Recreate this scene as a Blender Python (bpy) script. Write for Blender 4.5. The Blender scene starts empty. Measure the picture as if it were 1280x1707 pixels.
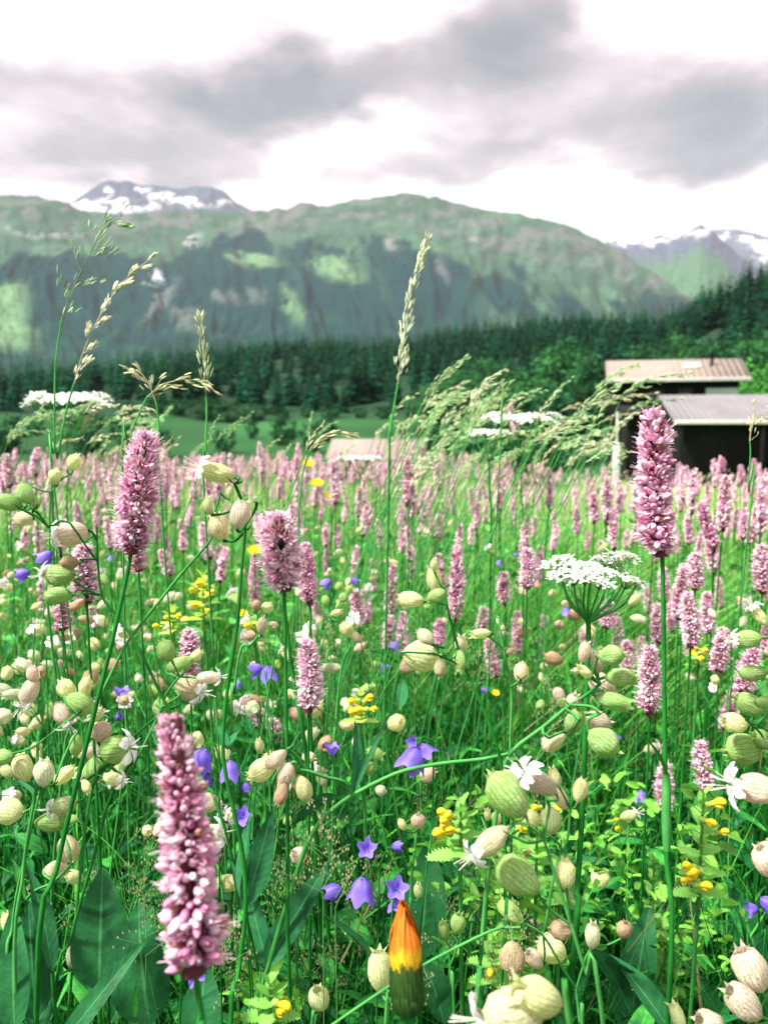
import bpy, math, random
import numpy as np
from mathutils import Vector, Matrix, Quaternion

C = bpy.context.scene.collection
sc = bpy.context.scene
R = math.radians
rng = np.random.default_rng(7)
random.seed(7)

# ------------------------------------------------------------------ camera
FPX = 1314.0                      # focal length in pixels of the 1280 x 1707 photograph
HOR = 715.0                       # eye level in the photograph
CAM = Vector((0, 0, 0.72))
PITCH = math.atan((853.5 - HOR) / FPX)
cd = bpy.data.cameras.new('camera')
cam = bpy.data.objects.new('camera', cd)
C.objects.link(cam)
cam.location = CAM
cam.rotation_euler = (R(90) - PITCH, 0, 0)
cd.sensor_fit = 'VERTICAL'
cd.sensor_height = 36
cd.sensor_width = 27
cd.lens = 36 * FPX / 1707
cd.clip_start = 0.01
cd.clip_end = 60000
cd.dof.use_dof = True
cd.dof.focus_distance = 0.47
cd.dof.aperture_fstop = 12.0
cd.dof.aperture_blades = 0
sc.camera = cam
CR = cam.rotation_euler.to_matrix()


def P(px, py, d):
    """point at distance d (along the view axis) that the camera sees at pixel (px, py)"""
    return CAM + CR @ Vector(((px - 640) / FPX * d, (853.5 - py) / FPX * d, -d))


def azel(px, py):
    v = (CR @ Vector(((px - 640) / FPX, (853.5 - py) / FPX, -1))).normalized()
    return math.atan2(v.x, v.y), math.asin(v.z)


# ------------------------------------------------------------------ render settings
sc.view_settings.view_transform = 'Standard'
sc.view_settings.look = 'None'
sc.view_settings.exposure = 1.4
sc.view_settings.gamma = 1
cy = sc.cycles
cy.use_denoising = True
cy.max_bounces = 6
cy.diffuse_bounces = 3
cy.glossy_bounces = 2
cy.transmission_bounces = 4
cy.transparent_max_bounces = 6
cy.volume_bounces = 0
cy.caustics_reflective = False
cy.caustics_refractive = False
cy.use_adaptive_sampling = True
cy.adaptive_threshold = 0.02

# ------------------------------------------------------------------ sun
SUN_EL, SUN_AZ = R(56), R(-112)       # azimuth measured from +Y (the view) towards +X
sd = bpy.data.lights.new('sun', 'SUN')
sd.energy = 4.8
sd.angle = R(8)
sd.color = (1.0, 0.96, 0.9)
sun = bpy.data.objects.new('sun', sd)
C.objects.link(sun)
sv = Vector((math.sin(SUN_AZ) * math.cos(SUN_EL), math.cos(SUN_AZ) * math.cos(SUN_EL), math.sin(SUN_EL)))
sun.rotation_euler = sv.to_track_quat('Z', 'Y').to_euler()


# ------------------------------------------------------------------ node helper
class NT:
    def __init__(self, tree):
        self.t = tree
        self.n = tree.nodes
        self.l = tree.links

    def new(self, typ, **kw):
        n = self.n.new(typ)
        for k, v in kw.items():
            setattr(n, k, v)
        return n

    def put(self, sock, v):
        if hasattr(v, 'is_output') or hasattr(v, 'links'):
            self.l.new(v, sock)
        else:
            sock.default_value = v

    def math(self, op, a, b=0.0, c=None, clamp=False):
        n = self.n.new('ShaderNodeMath')
        n.operation = op
        n.use_clamp = clamp
        self.put(n.inputs[0], a)
        self.put(n.inputs[1], b)
        if c is not None:
            self.put(n.inputs[2], c)
        return n.outputs[0]

    def mix(self, f, a, b, blend='MIX'):
        n = self.n.new('ShaderNodeMix')
        n.data_type = 'RGBA'
        n.blend_type = blend
        self.put(n.inputs[0], f)
        self.put(n.inputs[6], a if hasattr(a, 'links') else (*a, 1) if len(a) == 3 else a)
        self.put(n.inputs[7], b if hasattr(b, 'links') else (*b, 1) if len(b) == 3 else b)
        return n.outputs[2]

    def ramp(self, f, stops):
        n = self.n.new('ShaderNodeValToRGB')
        e = n.color_ramp.elements
        while len(e) < len(stops):
            e.new(0.5)
        for i, (p, c) in enumerate(stops):
            e[i].position = p
            e[i].color = (*c, 1) if len(c) == 3 else c
        self.put(n.inputs[0], f)
        return n.outputs[0]

    def smooth(self, v, a, b):
        n = self.n.new('ShaderNodeMapRange')
        n.interpolation_type = 'SMOOTHSTEP'
        self.put(n.inputs[0], v)
        n.inputs[1].default_value = a
        n.inputs[2].default_value = b
        return n.outputs[0]

    def noise(self, vec, scale, detail=4, rough=0.55, dist=0.0):
        n = self.n.new('ShaderNodeTexNoise')
        if vec is not None:
            self.l.new(vec, n.inputs['Vector'])
        n.inputs['Scale'].default_value = scale
        n.inputs['Detail'].default_value = detail
        n.inputs['Roughness'].default_value = rough
        n.inputs['Distortion'].default_value = dist
        return n.outputs[0]


# ------------------------------------------------------------------ sky
w = bpy.data.worlds.new("World")
sc.world = w
w.use_nodes = True
N = NT(w.node_tree)
for n in list(N.n):
    N.n.remove(n)
out = N.new('ShaderNodeOutputWorld')
bg = N.new('ShaderNodeBackground')
N.l.new(bg.outputs[0], out.inputs[0])
sky = N.new('ShaderNodeTexSky')
sky.sky_type = 'NISHITA'
sky.sun_disc = False
sky.sun_elevation = SUN_EL
sky.sun_rotation = SUN_AZ
sky.air_density = 1.0
sky.dust_density = 2.0
tc = N.new('ShaderNodeTexCoord')
sep = N.new('ShaderNodeSeparateXYZ')
N.l.new(tc.outputs['Generated'], sep.inputs[0])
X, Y, Z = sep.outputs
AZ = N.math('ARCTAN2', X, Y)
EL = N.math('ARCSINE', Z)
# the cloud deck seen in perspective: the direction carried up to a plane
zz = N.math('ADD', N.math('MAXIMUM', Z, 0.0), 0.16)
comb = N.new('ShaderNodeCombineXYZ')
N.l.new(N.math('DIVIDE', X, zz), comb.inputs[0])
N.l.new(N.math('DIVIDE', Y, zz), comb.inputs[1])
deck = comb.outputs[0]
n1 = N.noise(deck, 1.15, 6, 0.52, 0.25)
n2 = N.noise(deck, 3.4, 9, 0.64, 0.2)
warp1 = N.math('MULTIPLY', N.math('SUBTRACT', N.noise(deck, 2.2, 4, 0.6), 0.5), 0.26)
mp = N.new('ShaderNodeMapping')
N.l.new(deck, mp.inputs[0])
mp.inputs[1].default_value = (7.3, 2.1, 4.0)
warp2 = N.math('MULTIPLY', N.math('SUBTRACT', N.noise(mp.outputs[0], 2.2, 4, 0.6), 0.5), 0.16)
az_w = N.math('ADD', AZ, warp1)
el_w = N.math('ADD', EL, warp2)
# large cloud banks (centre px, half width px, half height px, tilt, weight); negative = bright gap
BANKS = [(100, 140, 190, 40, -4, 0.75), (420, 185, 200, 42, 12, 0.85), (620, 105, 170, 45, 14, 0.75), (850, 60, 95, 55, 20, 1.05),
         (1080, 195, 280, 65, 0, 0.95), (1180, 275, 190, 32, 5, 0.72), (720, 265, 180, 32, 4, 0.5), (1240, 130, 110, 60, 0, 0.5),
         (120, 265, 230, 30, 0, 0.6), (330, 275, 140, 28, 8, 0.34), (1245, 345, 70, 14, 5, 0.4), (980, 90, 110, 28, 10, 0.4),
         (330, 20, 60, 14, 0, 0.15), (20, 20, 240, 36, 8, -0.5), (470, 265, 80, 38, 35, -0.55), (640, 200, 90, 24, 28, -0.35),
         (820, 352, 320, 34, 2, -0.9), (700, 20, 120, 40, 0, -0.2), (1060, 30, 130, 26, 0, -0.25), (230, 195, 130, 14, -3, -0.25)]
dens = None
for (px, py, hw, hh, tilt, wt) in BANKS:
    a0, e0 = azel(px, py)
    t = R(tilt)
    da = N.math('SUBTRACT', az_w, a0)
    de = N.math('SUBTRACT', el_w, e0)
    ua = N.math('ADD', N.math('MULTIPLY', da, math.cos(t) / (hw / FPX)), N.math('MULTIPLY', de, math.sin(t) / (hw / FPX)))
    ub = N.math('ADD', N.math('MULTIPLY', da, -math.sin(t) / (hh / FPX)), N.math('MULTIPLY', de, math.cos(t) / (hh / FPX)))
    r2 = N.math('ADD', N.math('MULTIPLY', ua, ua), N.math('MULTIPLY', ub, ub))
    g = N.math('MULTIPLY', N.math('EXPONENT', N.math('MULTIPLY', r2, -0.8)), wt * 0.80)
    dens = g if dens is None else N.math('ADD', dens, g)
dens = N.math('ADD', dens, N.math('MULTIPLY', N.math('SUBTRACT', n1, 0.48), 1.15))
dens = N.math('ADD', dens, N.math('MULTIPLY', N.math('SUBTRACT', n2, 0.5), 0.8), clamp=True)
cloud = N.ramp(dens, [(0.0, (5.2, 4.6, 4.65)), (0.24, (4.3, 3.6, 3.7)), (0.42, (3.0, 2.55, 2.62)), (0.68, (1.78, 1.58, 1.63)), (1.0, (0.82, 0.92, 0.95))])
lift = N.math('ADD', N.math('MULTIPLY', N.smooth(EL, 0.62, 1.25), 0.8), 1.0)
skymix = N.mix(0.94, sky.outputs[0], cloud)
vm = N.new('ShaderNodeVectorMath')
vm.operation = 'SCALE'
N.l.new(skymix, vm.inputs[0])
N.l.new(lift, vm.inputs[3])
N.l.new(vm.outputs[0], bg.inputs[0])
bg.inputs[1].default_value = 0.1


# ------------------------------------------------------------------ materials
def srgb(r, g, b):
    f = lambda c: (c / 12.92 if c <= 0.04045 else ((c + 0.055) / 1.055) ** 2.4)
    return (f(r / 255), f(g / 255), f(b / 255))


def newmat(name):
    m = bpy.data.materials.new(name)
    m.use_nodes = True
    T = NT(m.node_tree)
    for n in list(T.n):
        T.n.remove(n)
    o = T.new('ShaderNodeOutputMaterial')
    return m, T, o


def finish(T, o, col, rough=0.6, trans=0.0, tcol=None, spec=0.3, bump=None, sheen=0.0):
    p = T.new('ShaderNodeBsdfPrincipled')
    T.put(p.inputs['Base Color'], col if hasattr(col, 'links') else (*col, 1))
    p.inputs['Roughness'].default_value = rough
    p.inputs['Specular IOR Level'].default_value = spec
    if bump is not None:
        b = T.new('ShaderNodeBump')
        T.l.new(bump[0], b.inputs['Height'])
        b.inputs['Strength'].default_value = bump[1]
        b.inputs['Distance'].default_value = bump[2]
        T.l.new(b.outputs[0], p.inputs['Normal'])
    if trans > 0:
        tr = T.new('ShaderNodeBsdfTranslucent')
        T.put(tr.inputs[0], tcol if tcol is not None else (col if hasattr(col, 'links') else (*col, 1)))
        mx = T.new('ShaderNodeMixShader')
        mx.inputs[0].default_value = trans
        T.l.new(p.outputs[0], mx.inputs[1])
        T.l.new(tr.outputs[0], mx.inputs[2])
        T.l.new(mx.outputs[0], o.inputs[0])
    else:
        T.l.new(p.outputs[0], o.inputs[0])


def attr(T, name='Col'):
    a = T.new('ShaderNodeAttribute')
    a.attribute_name = name
    return a.outputs['Color']


def attr_mat(name, rough=0.6, trans=0.25, spec=0.3, nscale=60, namt=0.35, warm=None):
    """colour painted per leaf or petal on the mesh, broken up by fine noise"""
    m, T, o = newmat(name)
    col = attr(T)
    t = T.new('ShaderNodeTexCoord')
    nz = T.noise(t.outputs['Object'], nscale, 3)
    f = T.math('ADD', T.math('MULTIPLY', T.math('SUBTRACT', nz, 0.5), namt * 2), 1.0)
    v = T.new('ShaderNodeVectorMath')
    v.operation = 'SCALE'
    T.l.new(col, v.inputs[0])
    T.l.new(f, v.inputs[3])
    finish(T, o, v.outputs[0], rough, trans, None, spec)
    return m


def plain_mat(name, c1, c2, scale=20, rough=0.6, spec=0.3, trans=0.0, stretch=None, bump=0.0, detail=4):
    m, T, o = newmat(name)
    t = T.new('ShaderNodeTexCoord')
    vec = t.outputs['Object']
    if stretch:
        mpn = T.new('ShaderNodeMapping')
        T.l.new(vec, mpn.inputs[0])
        mpn.inputs[3].default_value = stretch
        vec = mpn.outputs[0]
    nz = T.noise(vec, scale, detail)
    col = T.ramp(nz, [(0.3, c1), (0.7, c2)])
    finish(T, o, col, rough, trans, None, spec, bump=(nz, bump, 0.02) if bump else None)
    return m


M = {}
M['petal'] = attr_mat('pink_petal', 0.55, 0.28, 0.25, 900, 0.12)
M['stem'] = plain_mat('green_stem', (0.006, 0.085, 0.012), (0.02, 0.19, 0.025), 60, 0.6, 0.1)
M['paler_stem'] = plain_mat('pale_green_stem', (0.02, 0.18, 0.035), (0.08, 0.32, 0.07), 60, 0.6, 0.1)
M['leaf'] = None
M['blade'] = attr_mat('grass_blade', 0.75, 0.3, 0.04, 8, 0.15)
M['seed'] = attr_mat('grass_seed_head', 0.6, 0.3, 0.3, 300, 0.2)
M['white'] = attr_mat('white_petal', 0.5, 0.3, 0.2, 200, 0.06)
M['violet'] = attr_mat('violet_petal', 0.5, 0.3, 0.25, 150, 0.12)
M['yellow'] = attr_mat('yellow_petal', 0.5, 0.2, 0.25, 200, 0.12)
M['lime'] = attr_mat('pale_bract', 0.5, 0.35, 0.25, 200, 0.15)
M['crown'] = attr_mat('tree_foliage', 0.9, 0.15, 0.03, 1.2, 0.25)
M['bark'] = plain_mat('bark', (0.03, 0.02, 0.013), (0.09, 0.065, 0.045), 4, 0.9, 0.2, stretch=(4, 4, 0.6))
M['bud'] = attr_mat('hawkbit_bud', 0.5, 0.1, 0.3, 500, 0.12)

# broad leaf: midrib and side veins drawn in the leaf's own uv
m, T, o = newmat('broad_leaf')
uv = T.new('ShaderNodeUVMap')
sp = T.new('ShaderNodeSeparateXYZ')
T.l.new(uv.outputs[0], sp.inputs[0])
cx = T.math('ABSOLUTE', T.math('SUBTRACT', sp.outputs[0], 0.5))
rib = T.math('SUBTRACT', 1.0, T.smooth(cx, 0.012, 0.04))
vv = T.math('SINE', T.math('MULTIPLY', T.math('SUBTRACT', sp.outputs[1], T.math('MULTIPLY', cx, 0.25)), 75.0))
vein = T.math('MULTIPLY', T.smooth(vv, 0.93, 1.0), T.math('MULTIPLY', T.noise(None, 30, 2), 0.14))
f = T.math('MAXIMUM', T.math('MULTIPLY', rib, 0.35), vein)
tcn = T.new('ShaderNodeTexCoord')
nz = T.noise(tcn.outputs['Object'], 45, 4)
base = T.mix(T.smooth(nz, 0.35, 0.75), attr(T), (0.003, 0.045, 0.014))
col = T.mix(f, base, (0.12, 0.42, 0.14))
finish(T, o, col, 0.55, 0.22, None, 0.12, bump=(T.math('ADD', T.math('MULTIPLY', vv, 0.07), T.math('MULTIPLY', nz, 4.0)), 0.5, 0.0010))
M['leaf'] = m


def calyx_mat():
    m, T, o = newmat('veined_calyx')
    uv = T.new('ShaderNodeUVMap')
    s = T.new('ShaderNodeSeparateXYZ')
    T.l.new(uv.outputs[0], s.inputs[0])
    t = T.new('ShaderNodeTexCoord')
    ob = t.outputs['Object']
    info = T.new('ShaderNodeObjectInfo')
    wob = T.math('MULTIPLY', T.math('SUBTRACT', T.noise(ob, 7, 3), 0.5), 2.6)
    ang = T.math('ADD', T.math('MULTIPLY', s.outputs[0], 2 * math.pi * 10), wob)
    ln = T.math('ABSOLUTE', T.math('SINE', ang))
    line = T.math('SUBTRACT', 1.0, T.smooth(ln, 0.10, 0.50))
    vo = T.new('ShaderNodeTexVoronoi')
    vo.feature = 'DISTANCE_TO_EDGE'
    vo.inputs['Scale'].default_value = 9
    mpn = T.new('ShaderNodeMapping')
    T.l.new(ob, mpn.inputs[0])
    mpn.inputs[3].default_value = (1.3, 1.3, 0.75)
    T.l.new(mpn.outputs[0], vo.inputs['Vector'])
    net = T.math('MULTIPLY', T.math('SUBTRACT', 1.0, T.smooth(vo.outputs[0], 0.0, 0.10)), 0.75)
    veins = T.math('MAXIMUM', line, net)
    # strength of the veins differs over the bladder
    veins = T.math('MULTIPLY', veins, T.math('ADD', 0.45, T.math('MULTIPLY', T.noise(ob, 2.5, 2), 0.9)), clamp=True)
    oc = info.outputs['Color']
    blot = T.noise(ob, 1.7, 3)
    # paler at the base, warmer towards the mouth
    basec = T.mix(T.math('MULTIPLY', T.smooth(blot, 0.4, 0.7), 0.45), oc, (0.84, 0.84, 0.60))
    dark = T.mix(T.smooth(T.noise(ob, 1.2, 2), 0.48, 0.66), (0.10, 0.24, 0.05), (0.30, 0.11, 0.08))
    vc = T.mix(0.22, dark, oc, 'MIX')
    col = T.mix(T.math('MULTIPLY', veins, 0.85), basec, vc)
    finish(T, o, col, 0.6, 0.45, None, 0.12, bump=(T.math('SUBTRACT', 1.0, veins), 0.4, 0.03))
    return m


M['calyx'] = calyx_mat()
TONES = {'Y': (0.80, 0.84, 0.44), 'G': (0.40, 0.64, 0.20), 'T': (0.78, 0.70, 0.46), 'P': (0.82, 0.67, 0.55), 'B': (0.58, 0.39, 0.26), 'W': (0.78, 0.82, 0.58)}
TONEW = {'Y': 'cream', 'G': 'green striped', 'T': 'tan', 'P': 'pinkish', 'B': 'brown', 'W': 'whitish'}


# ------------------------------------------------------------------ mesh building
class MB:
    def __init__(self):
        self.v, self.c, self.q, self.qm, self.uv = [], [], [], [], []
        self.nv = 0
        self.hasuv = False

    def add(self, v, f, col=(0.5, 0.5, 0.5), mat=0, uv=None):
        """v (n,3), f (m,4) or (m,3) indices, col one colour or (n,3), uv (n,2) per vertex"""
        v = np.asarray(v, float).reshape(-1, 3)
        f = np.asarray(f, int)
        if f.shape[1] == 3:
            f = np.concatenate([f, np.full((len(f), 1), -1)], 1)
        fo = np.where(f >= 0, f + self.nv, -1)
        self.v.append(v)
        c = np.asarray(col, float)
        if c.ndim == 1:
            c = np.tile(c, (len(v), 1))
        self.c.append(c)
        self.q.append(fo)
        self.qm.append(np.full(len(f), mat))
        if uv is not None:
            self.hasuv = True
            self.uv.append(np.asarray(uv, float))
        else:
            self.uv.append(np.zeros((len(v), 2)))
        self.nv += len(v)

    def scatter(self, tv, tf, mats, locs, col, mat=0, uv=None, cols_v=None):
        """a template repeated: mats (n,3,3), locs (n,3); col (n,3) times cols_v (V,3)"""
        tv = np.asarray(tv, float)
        tf = np.asarray(tf, int)
        n, V = len(locs), len(tv)
        v = np.einsum('nij,vj->nvi', mats, tv) + locs[:, None, :]
        if tf.shape[1] == 3:
            tf = np.concatenate([tf, np.full((len(tf), 1), -1)], 1)
        f = tf[None] + (np.arange(n) * V)[:, None, None]
        f = np.where(tf[None] < 0, -1, f)
        if col.ndim == 3:
            c = col.reshape(-1, 3)
        else:
            c = np.repeat(col[:, None, :], V, 1)
            if cols_v is not None:
                c = c * cols_v[None]
            c = c.reshape(-1, 3)
        self.add(v.reshape(-1, 3), f.reshape(-1, 4), c, mat, None if uv is None else np.tile(uv, (n, 1)))

    def mesh(self, name, mats, smooth=True):
        v = np.concatenate(self.v)
        q = np.concatenate(self.q)
        qm = np.concatenate(self.qm)
        c = np.concatenate(self.c)
        me = bpy.data.meshes.new(name)
        cnt = (q >= 0).sum(1)
        flat = q[q >= 0]
        starts = np.concatenate([[0], np.cumsum(cnt)[:-1]])
        me.vertices.add(len(v))
        me.vertices.foreach_set('co', v.astype(np.float32).ravel())
        me.loops.add(len(flat))
        me.loops.foreach_set('vertex_index', flat.astype(np.int32))
        me.polygons.add(len(q))
        me.polygons.foreach_set('loop_start', starts.astype(np.int32))
        for m_ in mats:
            me.materials.append(m_)
        me.polygons.foreach_set('material_index', qm.astype(np.int32))
        me.update(calc_edges=True)
        if smooth:
            me.polygons.foreach_set('use_smooth', np.ones(len(q), bool))
        a = me.color_attributes.new('Col', 'FLOAT_COLOR', 'POINT')
        cc = np.ones((len(v), 4), np.float32)
        cc[:, :3] = c
        a.data.foreach_set('color', cc.ravel())
        if self.hasuv:
            uvs = np.concatenate(self.uv)
            ul = me.uv_layers.new(name='UVMap')
            ul.data.foreach_set('uv', uvs[flat].astype(np.float32).ravel())
        me.validate()
        return me


def link(name, me, parent=None, loc=(0, 0, 0), rot=None, scale=1.0):
    o_ = bpy.data.objects.new(name, me)
    C.objects.link(o_)
    if parent is not None:
        o_.parent = parent
    o_.location = loc
    if rot is not None:
        o_.rotation_mode = 'QUATERNION'
        o_.rotation_quaternion = rot
    o_.scale = (scale,) * 3 if not hasattr(scale, '__len__') else scale
    return o_


def tag(o_, label=None, cat=None, group=None, kind=None):
    for k, v in (('label', label), ('category', cat), ('group', group), ('kind', kind)):
        if v:
            o_[k] = v
    return o_


def root(name, loc, label, cat, group=None):
    o_ = bpy.data.objects.new(name, None)
    o_.empty_display_size = 0.05
    C.objects.link(o_)
    o_.location = loc
    return tag(o_, label, cat, group)


def copy_tree(o_, parent=None):
    c = o_.copy()
    C.objects.link(c)
    if parent is not None:
        c.parent = parent
    for ch in list(o_.children):
        copy_tree(ch, c)
    return c


def frames(dirs, roll=None):
    """(n,3) unit z axes -> (n,3,3) rotation matrices with columns x, y, z"""
    d = dirs / np.linalg.norm(dirs, axis=1, keepdims=True)
    up = np.where(np.abs(d[:, 2:3]) < 0.95, np.array([[0, 0, 1.0]]), np.array([[1.0, 0, 0]]))
    x = np.cross(up, d)
    x /= np.linalg.norm(x, axis=1, keepdims=True)
    y = np.cross(d, x)
    if roll is not None:
        cr, sr = np.cos(roll)[:, None], np.sin(roll)[:, None]
        x, y = x * cr + y * sr, y * cr - x * sr
    return np.stack([x, y, d], 2)


def spline(pts, n):
    """Catmull-Rom through the points, n samples"""
    p = np.array([tuple(q) for q in pts], float)
    if len(p) == 2:
        t = np.linspace(0, 1, n)[:, None]
        return p[0] * (1 - t) + p[1] * t
    p = np.vstack([2 * p[0] - p[1], p, 2 * p[-1] - p[-2]])
    out_ = []
    m_ = len(p) - 3
    for u in np.linspace(0, m_ - 1e-6, n):
        i = int(u)
        t = u - i
        a, b, c, d = p[i:i + 4]
        out_.append(0.5 * ((2 * b) + (c - a) * t + (2 * a - 5 * b + 4 * c - d) * t * t + (3 * b - a - 3 * c + d) * t ** 3))
    return np.array(out_)


def tube(mb, pts, rad, sides=6, col=(0.05, 0.2, 0.05), mat=0, cap=False):
    pts = np.asarray(pts, float)
    n = len(pts)
    rad = np.broadcast_to(np.asarray(rad, float), (n,)) if np.ndim(rad) else np.full(n, rad)
    tan = np.gradient(pts, axis=0)
    tan /= np.linalg.norm(tan, axis=1, keepdims=True) + 1e-12
    ref = np.array([0.31, 0.9, 0.2])
    x = np.cross(tan, ref)
    x /= np.linalg.norm(x, axis=1, keepdims=True) + 1e-12
    y = np.cross(tan, x)
    a = np.linspace(0, 2 * math.pi, sides, endpoint=False)
    ring = np.cos(a)[None, :, None] * x[:, None, :] + np.sin(a)[None, :, None] * y[:, None, :]
    v = pts[:, None, :] + ring * rad[:, None, None]
    i, j = np.meshgrid(np.arange(n - 1), np.arange(sides), indexing='ij')
    k = (j + 1) % sides
    f = np.stack([i * sides + j, i * sides + k, (i + 1) * sides + k, (i + 1) * sides + j], -1).reshape(-1, 4)
    mb.add(v.reshape(-1, 3), f, col, mat)


def grid_faces(r, c, wrap=False):
    """faces of a grid with r rows and c columns of vertices"""
    i, j = np.meshgrid(np.arange(r - 1), np.arange(c if wrap else c - 1), indexing='ij')
    k = (j + 1) % c
    return np.stack([i * c + j, i * c + k, (i + 1) * c + k, (i + 1) * c + j], -1).reshape(-1, 4)


def vnoise(x, y, seed=0):
    """smooth value noise for arrays"""
    xi, yi = np.floor(x).astype(int), np.floor(y).astype(int)
    xf, yf = x - xi, y - yi
    u, v = xf * xf * (3 - 2 * xf), yf * yf * (3 - 2 * yf)

    def h(a, b):
        n = (a * 374761393 + b * 668265263 + seed * 1442695041) & 0x7fffffff
        n = ((n ^ (n >> 13)) * 1274126177) & 0x7fffffff
        return ((n ^ (n >> 16)) & 0xffff) / 65535.0
    return (h(xi, yi) * (1 - u) + h(xi + 1, yi) * u) * (1 - v) + (h(xi, yi + 1) * (1 - u) + h(xi + 1, yi + 1) * u) * v


def fbm(x, y, oct=5, seed=0, gain=0.5):
    s, a, t = 0, 1.0, 0
    for k in range(oct):
        s = s + a * vnoise(x * 2 ** k, y * 2 ** k, seed + k)
        t += a
        a *= gain
    return s / t


def sstep(a, b, x):
    t = np.clip((x - a) / (b - a), 0, 1)
    return t * t * (3 - 2 * t)


# ------------------------------------------------------------------ the lie of the land
RIDGE = np.array([(-900, 690), (-300, 640), (0, 617), (150, 602), (300, 578), (450, 560), (560, 553), (640, 560), (700, 546), (800, 531), (900, 520),
                  (1000, 513), (1100, 512), (1150, 486), (1200, 457), (1280, 420), (1500, 380), (2200, 300)], float)
R_AE = np.array([azel(a_, b_) for a_, b_ in RIDGE])
R_AZ, R_TAN = R_AE[:, 0], np.tan(R_AE[:, 1])
LEFT = np.array([(0, 0), (3, 0), (5, -0.06), (8, -0.20), (12, -0.46), (16, -1.3), (30, -4), (60, -7), (90, -6), (140, -1.6), (200, 2.4), (240, 6.0)])
RIGHT = np.array([(0, 0), (3, -0.05), (5, -0.13), (10, -0.44), (20, -1.0), (31, -1.62), (45, -2.3), (70, -2.8), (120, -1), (200, 6), (240, 11)])


def ground_z(x, y):
    x, y = np.asarray(x, float), np.asarray(y, float)
    r = np.hypot(x, y)
    az = np.arctan2(x, y)
    t = sstep(0.08, 0.27, az)
    zl = np.interp(r, LEFT[:, 0], LEFT[:, 1])
    zr = np.interp(r, RIGHT[:, 0], RIGHT[:, 1])
    zn = zl * (1 - t) + zr * t
    tanel = np.interp(az, R_AZ, R_TAN)
    rr = 620 - 240 * sstep(0.15, 0.55, az)
    zridge = tanel * rr + 0.72 - 15
    u = np.clip((r - 240) / (rr - 240), 0, 1)
    z240 = 6.0 * (1 - t) + 11 * t
    zf = z240 + (zridge - z240) * (u ** 0.85)
    back = np.clip((r - rr) / 500, 0, 1)
    zf = zf - (zridge + 25) * sstep(0, 1, back)
    z = np.where(r < 240, zn, zf)
    # behind the camera the meadow just rises gently
    b = sstep(1.9, 2.6, np.abs(az))
    z = z * (1 - b) + b * (0.04 * r)
    und = (vnoise(x * 0.6 + 50, y * 0.6 + 50, 3) - 0.5) * 0.05 * sstep(0.5, 3, r) + (vnoise(x * 0.05 + 9, y * 0.05 + 9, 5) - 0.5) * 3.0 * sstep(40, 160, r)
    return z + und


def gz(x, y):
    return float(ground_z(np.array([x]), np.array([y]))[0])


rad = np.concatenate([[0.02], np.geomspace(0.15, 1250, 150)])
azs = np.radians(np.concatenate([np.arange(-180, -60, 3.0), np.arange(-60, 60, 0.5), np.arange(60, 180, 3.0)]))
AA, RR_ = np.meshgrid(azs, rad)
gx, gy = RR_ * np.sin(AA), RR_ * np.cos(AA)
gzv = ground_z(gx, gy)
mb = MB()
na = len(azs)
# land cover of the ground itself: meadow floor, mown field, forest floor
fr = np.hypot(gx, gy)
nse = fbm(gx * 0.04 + 20, gy * 0.04 + 20, 4, 11)
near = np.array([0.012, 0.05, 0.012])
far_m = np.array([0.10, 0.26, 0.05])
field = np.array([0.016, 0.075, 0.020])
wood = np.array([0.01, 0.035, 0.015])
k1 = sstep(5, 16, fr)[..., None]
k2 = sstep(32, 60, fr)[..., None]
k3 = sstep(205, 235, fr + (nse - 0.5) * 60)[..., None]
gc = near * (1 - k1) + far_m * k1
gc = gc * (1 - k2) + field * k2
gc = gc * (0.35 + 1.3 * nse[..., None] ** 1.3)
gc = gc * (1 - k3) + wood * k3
mb.add(np.stack([gx, gy, gzv], -1).reshape(-1, 3), grid_faces(len(rad), na, wrap=True), gc.reshape(-1, 3))
mg = attr_mat('meadow_ground', 0.9, 0.0, 0.1, 3.0, 0.3)
tag(link('ground', mb.mesh('ground', [mg])), kind='structure')


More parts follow.
